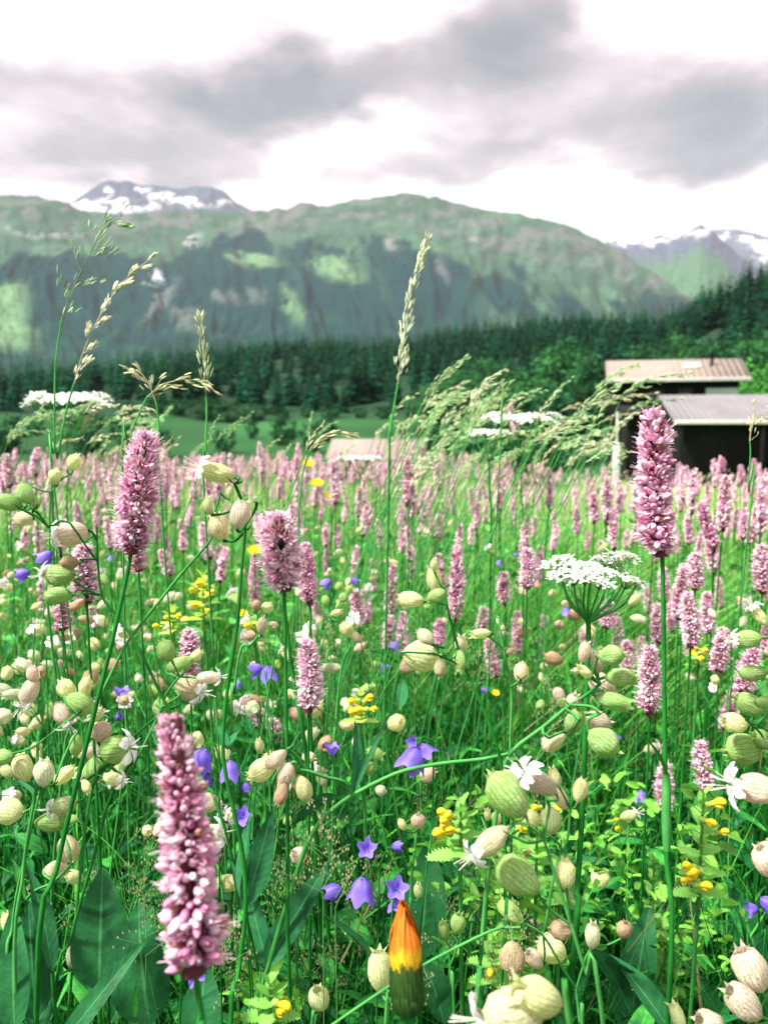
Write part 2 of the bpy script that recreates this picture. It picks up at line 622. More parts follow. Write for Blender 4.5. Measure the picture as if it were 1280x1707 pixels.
# ------------------------------------------------------------------ mountains
def mountain(name, prof, r0, r1, zbase, cover, seed, amp, rows=230, cols=520, az_pad=(-600, 1900), spur=9.0):
    """a range rising from distance r0 to its crest at r1; prof is the crest line, cover gives the land cover colour"""
    prof = np.array(prof, float)
    pxs = np.linspace(az_pad[0], az_pad[1], cols)
    crest = np.interp(pxs, prof[:, 0], prof[:, 1])
    ae = np.array([azel(a_, b_) for a_, b_ in zip(pxs, crest)])
    az, tan_c = ae[:, 0], np.tan(ae[:, 1])
    t = np.concatenate([np.linspace(0, 1, rows), np.linspace(1.03, 1.5, 16)])
    Tt, Az = np.meshgrid(t, az, indexing='ij')
    Pq = np.broadcast_to(pxs, Tt.shape)
    # spurs and gullies run down the slope and bend a little
    bend = (fbm(Pq / 260.0 + 3, Tt * 2.2 + 5, 3, seed + 9) - 0.5) * 1.2
    s1 = 1 - np.abs(2 * fbm(Pq / 1280 * spur + bend + 10, Tt * 1.3 + 2, 4, seed) - 1)
    s2 = 1 - np.abs(2 * fbm(Pq / 1280 * spur * 4 + bend * 2 + 30, Tt * 5 + 2, 4, seed + 20) - 1)
    # crest roughness
    rough = (fbm(Pq / 14.0, Tt * 6 + 1, 3, seed + 40) - 0.5) + 0.6 * (fbm(Pq / 60.0, Tt * 2 + 1, 3, seed + 41) - 0.5)
    rr = r0 + (r1 - r0) * Tt
    rr = rr + (s1 - 0.6) * amp * 3.6 * np.sin(np.pi * np.clip(Tt, 0, 1)) * (1 - np.clip(Tt, 0, 1)) ** 0.7
    zc = tan_c * r1 + 0.72
    zz_ = zbase + (zc - zbase) * np.where(Tt <= 1, np.clip(Tt, 0, 1) ** 1.30, 1 - (Tt - 1) * 1.1)
    mid = np.sin(np.pi * np.clip(Tt, 0, 1) ** 0.85) ** 0.9
    zz_ = zz_ + (s1 - 0.6) * amp * mid + (s2 - 0.6) * amp * 0.42 * mid ** 0.6 + rough * amp * 0.16 * np.clip(Tt, 0, 1)
    x = rr * np.sin(Az)
    y = rr * np.cos(Az)
    # land cover is laid down by bearing and height angle, measured the way the survey photograph measures them
    cv = np.stack([x, y, zz_ - 0.72], -1) @ np.array(CR)
    qx = 640 - cv[..., 0] / cv[..., 2] * FPX
    qy = 853.5 + cv[..., 1] / cv[..., 2] * FPX
    col = cover(qx, qy, Tt, s1, s2, crest)
    b = MB()
    b.add(np.stack([x, y, zz_], -1).reshape(-1, 3), grid_faces(len(t), cols), col.reshape(-1, 3))
    mm = attr_mat(name + '_cover', 0.95, 0.0, 0.02, 0.02, 0.45)
    return tag(link(name, b.mesh(name, [mm])), kind='structure')


A_FOREST = np.array([0.003, 0.020, 0.020])
A_ALP = np.array([0.028, 0.064, 0.041])
A_ALP2 = np.array([0.046, 0.100, 0.058])
A_PAST = np.array([0.11, 0.20, 0.095])
A_ROCK = np.array([0.14, 0.15, 0.14])
A_DROCK = np.array([0.045, 0.055, 0.075])
A_SNOW = np.array([0.50, 0.50, 0.52])
LINE = np.array([(-400, 430), (0, 432), (60, 420), (100, 428), (180, 408), (240, 428), (262, 446), (285, 424), (330, 400), (348, 412), (372, 395), (400, 387), (450, 396),
                 (466, 425), (478, 408), (520, 397), (560, 412), (596, 432), (606, 397), (650, 402), (700, 410), (760, 436), (800, 462), (850, 440),
                 (900, 468), (930, 506), (952, 462), (985, 492), (1040, 500), (1080, 484), (1140, 500), (1280, 520), (1900, 520)], float)


def blend(col, c, f):
    return col * (1 - f[..., None]) + c * f[..., None]


def patch(px, py, cx, cy, hw, hh, tilt=0, soft=0.35):
    t = R(tilt)
    u = ((px - cx) * math.cos(t) + (py - cy) * math.sin(t)) / hw
    v = (-(px - cx) * math.sin(t) + (py - cy) * math.cos(t)) / hh
    return 1 - sstep(1 - soft, 1 + soft, np.hypot(u, v))


def cover_main(px, py, t, s1, s2, crest):
    wx = px + (fbm(px / 30, py / 30, 4, 71) - 0.5) * 46
    wy = py + (fbm(px / 30 + 40, py / 30, 4, 72) - 0.5) * 40
    n = fbm(px / 60, py / 22, 5, 73)
    n2 = fbm(px / 7, py / 5, 4, 74, 0.65)
    col = np.broadcast_to(A_ALP, px.shape + (3,)) * (0.7 + 0.6 * n[..., None])
    col = blend(col, A_ALP2, sstep(0.5, 0.75, n) * 0.7)
    # rock and scree showing through high on the shoulders
    hi = 1 - sstep(12, 70, py - crest)
    col = blend(col, A_ROCK * 0.55, hi * sstep(0.46, 0.62, fbm(px / 26 + 8, py / 12, 4, 75)) * 0.8)
    col = blend(col, A_ROCK * 0.62, sstep(0.5, 0.66, fbm(px / 45 + 3, py / 16, 4, 78)) * 0.6 * patch(px, py, 760, 372, 190, 34, 18, 0.6))
    line = np.interp(wx, LINE[:, 0], LINE[:, 1])
    forest = sstep(-5, 5, wy - line + (n2 - 0.5) * 16)
    strip = sstep(0.53, 0.63, fbm((px - (py - 400) * 0.75) / 42 + 5, py / 200 + 3, 3, 76))
    opening = strip * sstep(760, 860, px) * 0.9
    forest = forest * (1 - opening)
    fc = A_FOREST * (0.75 + 0.6 * n2[..., None]) + np.array([0.0, 0.006, 0.006]) * n[..., None]
    col = col * (1 - forest[..., None]) + fc * forest[..., None]
    # thinner, lighter wood low down
    low = sstep(500, 560, py) * 0.6 * sstep(0.45, 0.65, fbm(px / 24 + 60, py / 10, 4, 77)) * 0.6
    col = blend(col, np.array([0.02, 0.06, 0.035]), low)
    for (cx_, cy_, hw, hh, ti, c, a) in [(424, 430, 40, 9, 6, A_PAST, .85), (560, 450, 44, 17, 14, A_PAST, .8), (14, 520, 30, 45, 20, A_PAST, .8), (24, 555, 40, 24, 10, A_PAST, .7),
                                         (10, 490, 22, 14, 0, A_PAST, .8), (492, 512, 12, 32, -30, A_PAST, .7), (600, 425, 8, 40, -20, A_ALP2, .7), (480, 440, 6, 60, -25, A_ALP, .6),
                                         (265, 455, 7, 9, 0, A_SNOW, .8), (250, 474, 5, 4, 0, A_SNOW, .6), (322, 400, 14, 5, -30, A_ROCK * 2, .8), (652, 408, 10, 14, 0, A_ROCK, .8), (738, 448, 7, 26, -12, A_ROCK, .45),
                                         (270, 505, 9, 50, 32, A_ROCK, .55), (310, 530, 26, 20, 20, A_ROCK, .4), (375, 498, 26, 9, 0, A_ROCK, .4), (430, 492, 16, 9, 0, A_ROCK, .35), (900, 500, 8, 40, -38, A_ALP2, .8),
                                         (640, 480, 6, 60, -20, A_ALP, .5), (790, 400, 16, 5, 0, A_ROCK, .8), (75, 386, 75, 3, 0, A_ROCK * 1.6, .5), (30, 585, 40, 10, 0, A_PAST, .5)]:
        g = patch(px + (n2 - 0.5) * 44, py + (n - 0.5) * 34 + (n2 - 0.5) * 20, cx_, cy_, hw, hh, ti, 0.55)
        g = g * (0.45 + 0.6 * sstep(.3, .55, n2))
        col = blend(col, c, np.clip(g * a * .85, 0, 1))
    return np.clip(col, 0.003, 0.95)


def cover_rocky(snowy, green_from, seed):
    def f(px, py, t, s1, s2, crest):
        n = fbm(px / 20 + 9, py / 9, 5, seed)
        n2 = fbm(px / 4, py / 3, 4, seed + 3, 0.7)
        col = np.broadcast_to(A_DROCK, px.shape + (3,)) * (0.5 + 1.3 * n2[..., None])
        gr = sstep(green_from, green_from + 25, py - crest + (n - 0.5) * 40)
        col = blend(col, np.array([0.04, 0.095, 0.05]), gr)
        for (cx_, cy_, hw, hh, ti) in snowy:
            g = patch(px + (n2 - 0.5) * 22, py + (n - 0.5) * 26, cx_, cy_, hw, hh, ti, 0.5) * sstep(0.40, 0.60, n * .5 + n2 * .5)
            col = blend(col, A_SNOW, np.clip(g, 0, 0.95))
        return np.clip(col, 0.004, 0.95)
    return f


mountain('mountain', [(-700, 380), (-200, 340), (0, 325), (60, 328), (110, 338), (150, 352), (200, 360), (260, 352), (330, 350), (380, 350), (440, 350), (478, 348), (500, 338), (545, 341), (600, 333),
                      (640, 326), (680, 323), (720, 326), (770, 338), (830, 352), (900, 362), (940, 374), (980, 392), (1020, 412), (1060, 436), (1100, 462),
                      (1140, 490), (1180, 530), (1300, 600), (1900, 650)], 1400, 4600, -60, cover_main, 3, 165, rows=300, cols=640)
mountain('snowy_peak', [(-700, 420), (60, 360), (120, 336), (150, 318), (172, 303), (182, 299), (200, 303), (214, 301), (232, 308), (262, 309), (300, 315), (330, 311), (350, 311),
                        (372, 318), (395, 338), (420, 352), (520, 400), (1900, 500)], 4300, 6800, 600,
         cover_rocky([(200, 346, 60, 10, 0), (145, 344, 30, 7, 0), (325, 338, 55, 6, 6), (182, 322, 8, 6, 0), (240, 318, 12, 4, 0), (270, 330, 20, 5, 0)], 120, 210), 13, 90, 110, 360, (-100, 700), 14)
mountain('right_mountain', [(600, 520), (960, 430), (1010, 402), (1050, 398), (1100, 392), (1145, 388), (1168, 374), (1185, 384), (1205, 402), (1230, 424), (1260, 444), (1400, 520), (1900, 560)],
         3000, 6200, 20, cover_rocky([(1050, 402, 55, 7, -3), (1110, 392, 40, 6, -5), (1085, 404, 26, 5, 0), (1168, 390, 12, 6, 0)], 26, 230), 23, 110, 150, 300, (850, 1600), 10)
mountain('glacier_mountain', [(900, 470), (1100, 400), (1180, 384), (1225, 382), (1250, 388), (1285, 396), (1330, 380), (1420, 392), (1700, 420), (1900, 440)],
         6600, 9200, 700, cover_rocky([(1250, 402, 20, 9, 12), (1275, 415, 16, 22, 0), (1205, 396, 12, 4, 0), (1340, 400, 60, 12, 0)], 90, 250), 33, 90, 80, 200, (900, 1900), 14)

# ------------------------------------------------------------------ houses
def wood_mat(name, c1, c2):
    m, T, o = newmat(name)
    t = T.new('ShaderNodeTexCoord')
    s = T.new('ShaderNodeSeparateXYZ')
    T.l.new(t.outputs['Object'], s.inputs[0])
    bd = T.math('FRACT', T.math('MULTIPLY', s.outputs[2], 5.0))
    gap = T.smooth(bd, 0.0, 0.08)
    nz = T.noise(t.outputs['Object'], 3, 5)
    col = T.mix(gap, (0.002, 0.002, 0.002), T.ramp(nz, [(0.3, c1), (0.7, c2)]))
    finish(T, o, col, 0.8, 0, None, 0.2, bump=(gap, 0.4, 0.02))
    return m


def roof_mat(name, c1, c2, freq):
    m, T, o = newmat(name)
    t = T.new('ShaderNodeTexCoord')
    s = T.new('ShaderNodeSeparateXYZ')
    T.l.new(t.outputs['Object'], s.inputs[0])
    st = T.math('SINE', T.math('MULTIPLY', s.outputs[0], freq))
    nz = T.noise(t.outputs['Object'], 0.8, 6, 0.65)
    col = T.ramp(nz, [(0.3, c1), (0.7, c2)])
    finish(T, o, col, 0.7, 0, None, 0.15, bump=(st, 0.5, 0.03))
    return m


M['dark_timber'] = wood_mat('dark_timber', (0.002, 0.002, 0.002), (0.008, 0.006, 0.005))
M['tan_roof'] = roof_mat('tan_metal_roof', (0.19, 0.155, 0.13), (0.25, 0.205, 0.175), 18)
M['grey_roof'] = roof_mat('grey_metal_roof', (0.125, 0.12, 0.125), (0.18, 0.17, 0.175), 25)
M['render'] = plain_mat('pale_render', (0.50, 0.55, 0.57), (0.62, 0.66, 0.68), 1.5, 0.8, 0.1)
M['trim'] = plain_mat('pale_trim', (0.42, 0.40, 0.38), (0.55, 0.53, 0.50), 5, 0.6, 0.3)
M['black'] = plain_mat('black_metal', (0.002, 0.002, 0.002), (0.006, 0.006, 0.006), 10, 0.6, 0.1)
M['glass'] = plain_mat('window_glass', (0.02, 0.025, 0.03), (0.05, 0.06, 0.07), 1, 0.08, 0.8)
M['light_glass'] = plain_mat('skylight_glass', (0.5, 0.52, 0.55), (0.6, 0.62, 0.65), 1, 0.15, 0.8)


def box(mb, x0, x1, y0, y1, z0, z1, col=(0.5, 0.5, 0.5), mat=0):
    v = [(x, y, z) for z in (z0, z1) for x, y in ((x0, y0), (x1, y0), (x1, y1), (x0, y1))]
    mb.add(v, [(0, 3, 2, 1), (4, 5, 6, 7), (0, 1, 5, 4), (1, 2, 6, 5), (2, 3, 7, 6), (3, 0, 4, 7)], col, mat)


def bevel(o_, wd):
    b = o_.modifiers.new('bevel', 'BEVEL')
    b.width = wd
    b.segments = 2
    b.limit_method = 'ANGLE'
    return o_


def boxpart(name, parent, mat, *dims, bv=0.01):
    mb = MB()
    box(mb, *dims)
    o_ = link(name, mb.mesh(name, [mat], smooth=False), parent)
    return bevel(o_, bv) if bv else o_


def gable_roof(name, parent, mat, x0, x1, ye, yr, yb, ze, zr, th=0.16):
    """ridge along x; front eave at ye, ridge at yr, back eave at yb"""
    mb = MB()
    prof = [(ye, ze), (yr, zr), (yb, ze), (yb, ze - th), (yr, zr - th), (ye, ze - th)]
    v = [(x, y, z) for x in (x0, x1) for (y, z) in prof]
    f = [(i, (i + 1) % 6, (i + 1) % 6 + 6, i + 6) for i in range(6)]
    f += [(0, 5, 4, 1), (1, 4, 3, 2), (6, 7, 10, 11), (7, 8, 9, 10)]
    mb.add(v, f)
    o_ = link(name, mb.mesh(name, [mat], smooth=False), parent)
    return o_


def gable_wall(parent, mat, x0, x1, y0, y1, z0, ze, zr):
    mb = MB()
    ym = (y0 + y1) / 2
    prof = [(y0, z0), (y0, ze), (ym, zr), (y1, ze), (y1, z0)]
    v = [(x, y, z) for x in (x0, x1) for (y, z) in prof]
    f = [(0, 5, 6, 1), (1, 6, 7, 2), (2, 7, 8, 3), (3, 8, 9, 4), (4, 9, 5, 0)]
    mb.add(v, f)
    mb.add(v, [(0, 1, 2), (0, 2, 3), (5, 7, 6), (5, 8, 7)])
    mb.add([v[0], v[3], v[4], v[5], v[8], v[9]], [(0, 1, 2), (3, 5, 4)])
    return bevel(link('wall', mb.mesh('wall', [mat], smooth=False), parent), 0.02)


# upper chalet: tan roof with skylight and flue
D1 = 46.0
p = P(1015, 632, D1)
gzh = gz(p.x + 4, p.y + 3) - 0.3
hr = root('chalet', (p.x, p.y, gzh), 'dark timber chalet with wide tan roof, skylight and thin flue, highest house on the right', 'house')
hr.rotation_euler.z = R(-14)
ez = p.z - gzh
W = 7.55
gable_roof('roof', hr, M['tan_roof'], -0.15, W + 0.1, 0.0, 3.3, 6.6, ez, ez + 1.32)
rf = [c for c in hr.children if c.name.startswith('roof')][0]
sl = math.atan2(1.32, 3.3)


def on_roof(name, mat, x, t_, wx, wy, h, par, vertical=False):
    mb = MB()
    box(mb, -wx / 2, wx / 2, -wy / 2, wy / 2, -0.05, h)
    o_ = link(name, mb.mesh(name, [mat], smooth=False), par, (x, 3.3 * t_, ez + 1.32 * t_))
    if not vertical:
        o_.rotation_euler.x = sl
    return bevel(o_, 0.01)


on_roof('skylight_frame', M['trim'], 4.75, 0.62, 0.95, 0.75, 0.09, rf)
on_roof('skylight_pane', M['light_glass'], 4.75, 0.62, 0.78, 0.58, 0.105, rf)
mb = MB()
tube(mb, [(0, 0, -0.1), (0, 0, 0.75)], 0.085, 12)
tube(mb, [(0, 0, 0.75), (0, 0, 0.78), (0, 0, 0.84)], [0.15, 0.15, 0.02], 12)
link('chimney', mb.mesh('chimney', [M['black']]), rf, (5.85, 3.3 * 0.62, ez + 1.32 * 0.62))
boxpart('fascia', rf, M['trim'], -0.17, W + 0.12, -0.05, -0.004, ez - 0.19, ez + 0.02)
gable_wall(hr, M['dark_timber'], 0.35, W - 0.4, 0.75, 5.9, 0, ez - 0.16, ez + 0.85)
boxpart('balcony_rail', hr, M['dark_timber'], 0.0, 5.2, -0.1, -0.02, ez - 2.35, ez - 1.5)
boxpart('balcony_floor', hr, M['dark_timber'], 0.0, 5.2, -0.02, 0.72, ez - 2.45, ez - 2.3)
boxpart('pale_wall_panel', hr, M['render'], 5.4, 7.1, 0.69, 0.745, ez - 1.6, ez - 0.55)
for wx0 in (0.8, 2.2, 3.8):
    fr_ = boxpart('window', hr, M['dark_timber'], wx0, wx0 + 1.0, 0.69, 0.744, ez - 1.45, ez - 0.45)
    boxpart('pane', fr_, M['glass'], wx0 + .08, wx0 + .92, 0.68, 0.70, ez - 1.37, ez - 0.53, bv=0)
for px_ in (0.05, 2.6, 5.05):
    boxpart('post', hr, M['dark_timber'], px_, px_ + 0.12, -0.018, 0.1, 0, ez - 2.46)
fr_ = boxpart('door', hr, M['black'], 2.3, 3.2, 0.70, 0.744, 0.35, 2.4)
boxpart('handle', fr_, M['trim'], 3.05, 3.09, 0.66, 0.70, 1.3, 1.45, bv=0)

# lower barn: grey roof, black wall
D2 = 31.0
p = P(1128, 701, D2)
gzb = gz(p.x + 3, p.y + 1.5) - 0.35
br = root('barn', (p.x, p.y, gzb), 'low black timber barn with broad grey metal roof at the right edge', 'barn')
br.rotation_euler.z = R(-7)
ez2 = p.z - gzb
gable_roof('roof', br, M['grey_roof'], -0.1, 9.5, 0.0, 3.0, 6.0, ez2, ez2 + 1.12, 0.12)
rf2 = [c for c in br.children if c.name.startswith('roof')][0]
boxpart('fascia', rf2, M['trim'], -0.12, 9.52, -0.05, -0.004, ez2 - 0.14, ez2 + 0.015)
gable_wall(br, M['dark_timber'], 0.25, 9.2, 0.7, 5.4, 0, ez2 - 0.1, ez2 + 0.75)
boxpart('wide_door', br, M['black'], 2.2, 4.6, 0.66, 0.695, 0.3, ez2 - 0.35)
for px_ in (0.12, 3.2, 6.3):
    boxpart('post', br, M['dark_timber'], px_, px_ + 0.13, 0.03, 0.16, 0, ez2 - 0.13)
boxpart('sill_beam', br, M['trim'], 0.3, 9.1, 0.60, 0.69, 0.42, 0.56)

# wooden deck shed left of the barn with a white post
p = P(1040, 690, 35)
gs = gz(p.x + 1, p.y + 1) - 0.3
lr = root('shed', (p.x, p.y, gs), 'small dark open shed with a white corner post, left of the barn', 'shed')
lr.rotation_euler.z = R(-10)
ez3 = p.z - gs
gable_wall(lr, M['dark_timber'], 0.2, 2.6, 0.5, 3.0, 0, ez3 - 0.12, ez3 + 0.3)
gable_roof('roof', lr, M['dark_timber'], -0.1, 2.8, 0.2, 1.7, 3.3, ez3, ez3 + 0.4, 0.1)
boxpart('white_post', lr, M['trim'], -0.30, -0.20, 0.3, 0.40, 0, ez3 + 0.1)
boxpart('low_wall', lr, M['render'], -0.42, -0.1, 0.2, 0.29, 0, ez3 - 1.3)

# far roof looking over the meadow's edge
p = P(545, 764, 42)
gs = gz(p.x + 2, p.y + 2) - 0.2
fr2 = root('hut', (p.x, p.y, gs), 'sunken hut, only its pale tan roof showing over the meadow edge', 'hut')
fr2.rotation_euler.z = R(-6)
ez4 = p.z - gs
gable_roof('roof', fr2, M['tan_roof'], -0.1, 5.2, 0.0, 2.2, 4.4, ez4, ez4 + 1.0, 0.1)
gable_wall(fr2, M['dark_timber'], 0.2, 4.9, 0.5, 3.9, 0, ez4 - 0.05, ez4 + 0.7)


# ------------------------------------------------------------------ trees
def conifer_mesh(seed, h=15.0, whorls=15, dens=9, simple=False):
    g = np.random.default_rng(seed)
    mb = MB()
    base_r = h * g.uniform(0.15, 0.19)
    for k in range(whorls):
        u = k / (whorls - 1)
        z = h * (0.10 + 0.88 * u)
        rr = base_r * (1 - u) ** 0.75 * g.uniform(0.85, 1.15) + 0.12
        nb = max(4, int(dens * (1 - 0.5 * u)))
        a0 = g.uniform(0, 6.28)
        for b in range(nb):
            a = a0 + b * 6.283 / nb + g.uniform(-.25, .25)
            L = rr * g.uniform(0.7, 1.2)
            drop = L * g.uniform(0.25, 0.55)
            wd = L * 0.42 + 0.15
            d = np.array([math.cos(a), math.sin(a), 0])
            s = np.array([-math.sin(a), math.cos(a), 0])
            c0 = np.array([0, 0, z])
            mid_ = c0 + d * L * .55 + np.array([0, 0, -drop * .35])
            tip = c0 + d * L + np.array([0, 0, -drop])
            tone = g.uniform(0.6, 1.5)
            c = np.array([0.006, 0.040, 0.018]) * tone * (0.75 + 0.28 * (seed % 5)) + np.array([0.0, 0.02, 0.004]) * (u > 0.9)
            v = [c0, mid_ + s * wd - np.array([0, 0, wd * .45]), tip, mid_ - s * wd - np.array([0, 0, wd * .45]), mid_ + np.array([0, 0, .1 * L])]
            if simple:
                mb.add(v[:4], [(0, 1, 2, 3)], c)
            else:
                mb.add(v, [(0, 1, 4), (1, 2, 4), (2, 3, 4), (3, 0, 4)], c)
    # leader shoot
    mb.add([(0, 0, h * 1.03), (0.2, 0, h * .9), (-0.1, 0.17, h * .9), (-0.1, -0.17, h * .9)], [(0, 1, 2), (0, 2, 3), (0, 3, 1)], (0.02, 0.07, 0.03))
    return mb


def trunk_mesh(h, r, name='trunk'):
    mb = MB()
    n = 7
    pts = [(math.sin(k) * r * .3, math.cos(k * 1.3) * r * .3, h * k / (n - 1)) for k in range(n)]
    tube(mb, pts, np.linspace(r, r * .25, n), 7)
    return mb.mesh(name, [M['bark']])


def leafy_mesh(seed, h=9.0, nleaf=1500, nclump=26, size=0.30, base=(0.028, 0.10, 0.03), low=0.14, wide=0.30):
    g = np.random.default_rng(seed)
    cl, rr = [], []
    for k in range(nclump):
        u = g.uniform(0, 1)
        a = g.uniform(0, 6.283)
        zc = h * (low + (0.93 - low) * u)
        wmax = h * wide * math.sin(math.pi * min(1, 0.18 + 0.78 * (1 - u))) ** 0.7
        rad_ = wmax * math.sqrt(g.uniform(0.0, 1))
        cl.append((rad_ * math.cos(a), rad_ * math.sin(a), zc))
        rr.append(h * g.uniform(0.08, 0.17))
    cl = np.array(cl)
    rr = np.array(rr)
    idx = g.integers(0, nclump, nleaf)
    d = g.normal(size=(nleaf, 3))
    d /= np.linalg.norm(d, axis=1, keepdims=True)
    loc = cl[idx] + d * (rr[idx] * g.uniform(0.25, 1.25, nleaf) ** 0.8)[:, None]
    fm = frames(d + g.normal(size=(nleaf, 3)) * 0.5 + np.array([0, 0, 0.3]), g.uniform(0, 6.28, nleaf)) * (size * g.uniform(0.6, 1.4, nleaf))[:, None, None]
    tv = [(-0.5, -0.1, 0), (0, -0.6, 0.08), (0.5, 0.05, 0), (0.05, 0.65, -0.1)]
    ct = g.uniform(0.65, 1.45, nclump)
    col = np.array(base)[None] * (ct[idx] * g.uniform(0.75, 1.3, nleaf))[:, None]
    mb = MB()
    mb.scatter(tv, [(0, 1, 2, 3)], fm, loc, col)
    return mb.mesh('crown', [M['crown']], smooth=False)


def limb_mesh(h, seed):
    g = np.random.default_rng(seed)
    mb = MB()
    tube(mb, spline([(0, 0, -0.3), (0.05 * h * g.uniform(-1, 1) * .4, 0, h * .35), (0, 0, h * .75)], 7), np.linspace(h * .028, h * .007, 7), 7)
    for k in range(5):
        a = k * 1.3 + g.uniform(0, 1)
        z0 = h * g.uniform(.22, .5)
        tube(mb, spline([(0, 0, z0), (math.cos(a) * h * .1, math.sin(a) * h * .1, z0 + h * .12), (math.cos(a) * h * .2, math.sin(a) * h * .2, z0 + h * .3)], 5), np.linspace(h * .013, h * .004, 5), 5)
    return mb.mesh('trunk', [M['bark']])


# individual conifers: nearest to the eye on the wooded slope
def side(px):
    return 'at the far left' if px < 180 else 'left of centre' if px < 480 else 'in the middle' if px < 780 else 'right of centre' if px < 1010 else 'above the chalet roof'


spots = []
g = np.random.default_rng(91)
tries = 0
while len(spots) < 2600 and tries < 60000:
    tries += 1
    az = g.uniform(-0.62, 0.64)
    rr_max = 630 - 240 * float(sstep(0.15, 0.55, az))
    r_ = math.sqrt(g.uniform(225 ** 2, (rr_max + 20) ** 2))
    x, y = r_ * math.sin(az), r_ * math.cos(az)
    spots.append((r_, az, x, y, g.uniform(0.62, 1.15)))
# keep a clearing line: broadleaves low, conifers above
spots = [s for s in spots if s[0] > 232 + 25 * math.sin(s[1] * 17)]


def tree_px(s):
    return 640 + math.tan(s[1]) * FPX


spots.sort(key=lambda s: s[0])
inview = [s for s in spots if -15 < tree_px(s) < 1295]
# the individually built ones: the frontmost rows and the skyline
front = inview[:170]
ridge_sorted = sorted(inview[170:], key=lambda s: -(s[0] - (630 - 240 * float(sstep(0.15, 0.55, s[1])))))
sky_row = ridge_sorted[:120]
single = set(id(s) for s in front) | set(id(s) for s in sky_row)
protos = []
for k in range(5):
    h = 15.0
    cr = conifer_mesh(300 + k, h, whorls=16, dens=9).mesh('crown', [M['crown']], smooth=False)
    protos.append((cr, trunk_mesh(h * .9, 0.22)))
for k, s in enumerate(front + sky_row):
    sc_ = s[4] * (1.0 if s[0] > 300 else 0.85)
    z = gz(s[2], s[3])
    rowname = 'low front row of the wood' if k < 170 else 'skyline of the wood'
    pr = protos[k % 5]
    t_ = root('conifer', (s[2], s[3], z - 0.3), f'dark green conifer in the {rowname}, {side(tree_px(s))}', 'conifer',
              f'conifers in the {rowname} {side(tree_px(s))}')
    t_.rotation_euler.z = g.uniform(0, 6.28)
    t_.scale = (sc_ * g.uniform(1.2, 1.7), sc_ * g.uniform(1.2, 1.7), sc_)
    link('crown', pr[0], t_)
    link('trunk', pr[1], t_)
mb = MB()
tmpl = []
for k in range(4):
    t_ = conifer_mesh(400 + k, 15, whorls=11, dens=7, simple=True)
    tmpl.append((np.concatenate(t_.v), np.concatenate(t_.q), np.concatenate(t_.c)))
rest = [s for s in spots if id(s) not in single]
for k in range(4):
    ss = rest[k::4]
    locs = np.array([(s[2], s[3], 0) for s in ss])
    locs[:, 2] = ground_z(locs[:, 0], locs[:, 1]) - 0.3
    an = g.uniform(0, 6.28, len(ss))
    scl = np.array([s[4] for s in ss])
    mt = np.zeros((len(ss), 3, 3))
    sx = scl * 1.4
    mt[:, 0, 0] = np.cos(an) * sx
    mt[:, 0, 1] = -np.sin(an) * sx
    mt[:, 1, 0] = np.sin(an) * sx
    mt[:, 1, 1] = np.cos(an) * sx
    mt[:, 2, 2] = scl
    tv, tq, tcv = tmpl[k]
    tone = g.uniform(0.7, 1.35, (len(ss), 1)) * np.ones((1, 3))
    mb.scatter(tv, tq, mt, locs, tone, cols_v=tcv)
tag(link('conifer_forest', mb.mesh('conifer_forest', [M['crown']], smooth=False)), 'dense dark conifer forest covering the slope behind the meadow', 'forest', kind='stuff')

# broadleaf trees and bushes
bl = [leafy_mesh(500 + k, 9.0, 3600, 60, 0.30, (0.03, 0.115, 0.035) if k % 2 == 0 else (0.022, 0.085, 0.032)) for k in range(4)]
bt = [limb_mesh(9.0, 520 + k) for k in range(2)]
bright = leafy_mesh(550, 9.0, 3600, 60, 0.30, (0.05, 0.19, 0.035))
bush = [leafy_mesh(560 + k, 3.0, 2400, 44, 0.13, (0.018, 0.075, 0.03), low=0.02, wide=0.5) for k in range(3)]
nst = trunk_mesh(1.6, 0.06, 'trunk')


def plant_tree(px, top, d, kind, label, group=None, widen=1.0):
    """a tree whose crown top shows at pixel (px, top) and which stands at distance d"""
    q = P(px, top, d)
    z = gz(q.x, q.y)
    h = q.z - z
    full = 3.0 if kind == 'bush' else 9.0
    s = max(h / (full * 0.99), 0.1)
    nm = 'bush' if kind == 'bush' else 'broadleaf_tree'
    t_ = root(nm, (q.x, q.y, z), label, 'bush' if kind == 'bush' else 'tree', group)
    k = int(px * 7 + top) % 4
    me = bright if kind == 'bright' else bush[k % 3] if kind == 'bush' else bl[k]
    t_.scale = (s * widen, s * widen, s)
    t_.rotation_euler.z = random.uniform(0, 6.28)
    link('crown', me, t_)
    link('trunk', nst if kind == 'bush' else bt[k % 2], t_)
    return t_


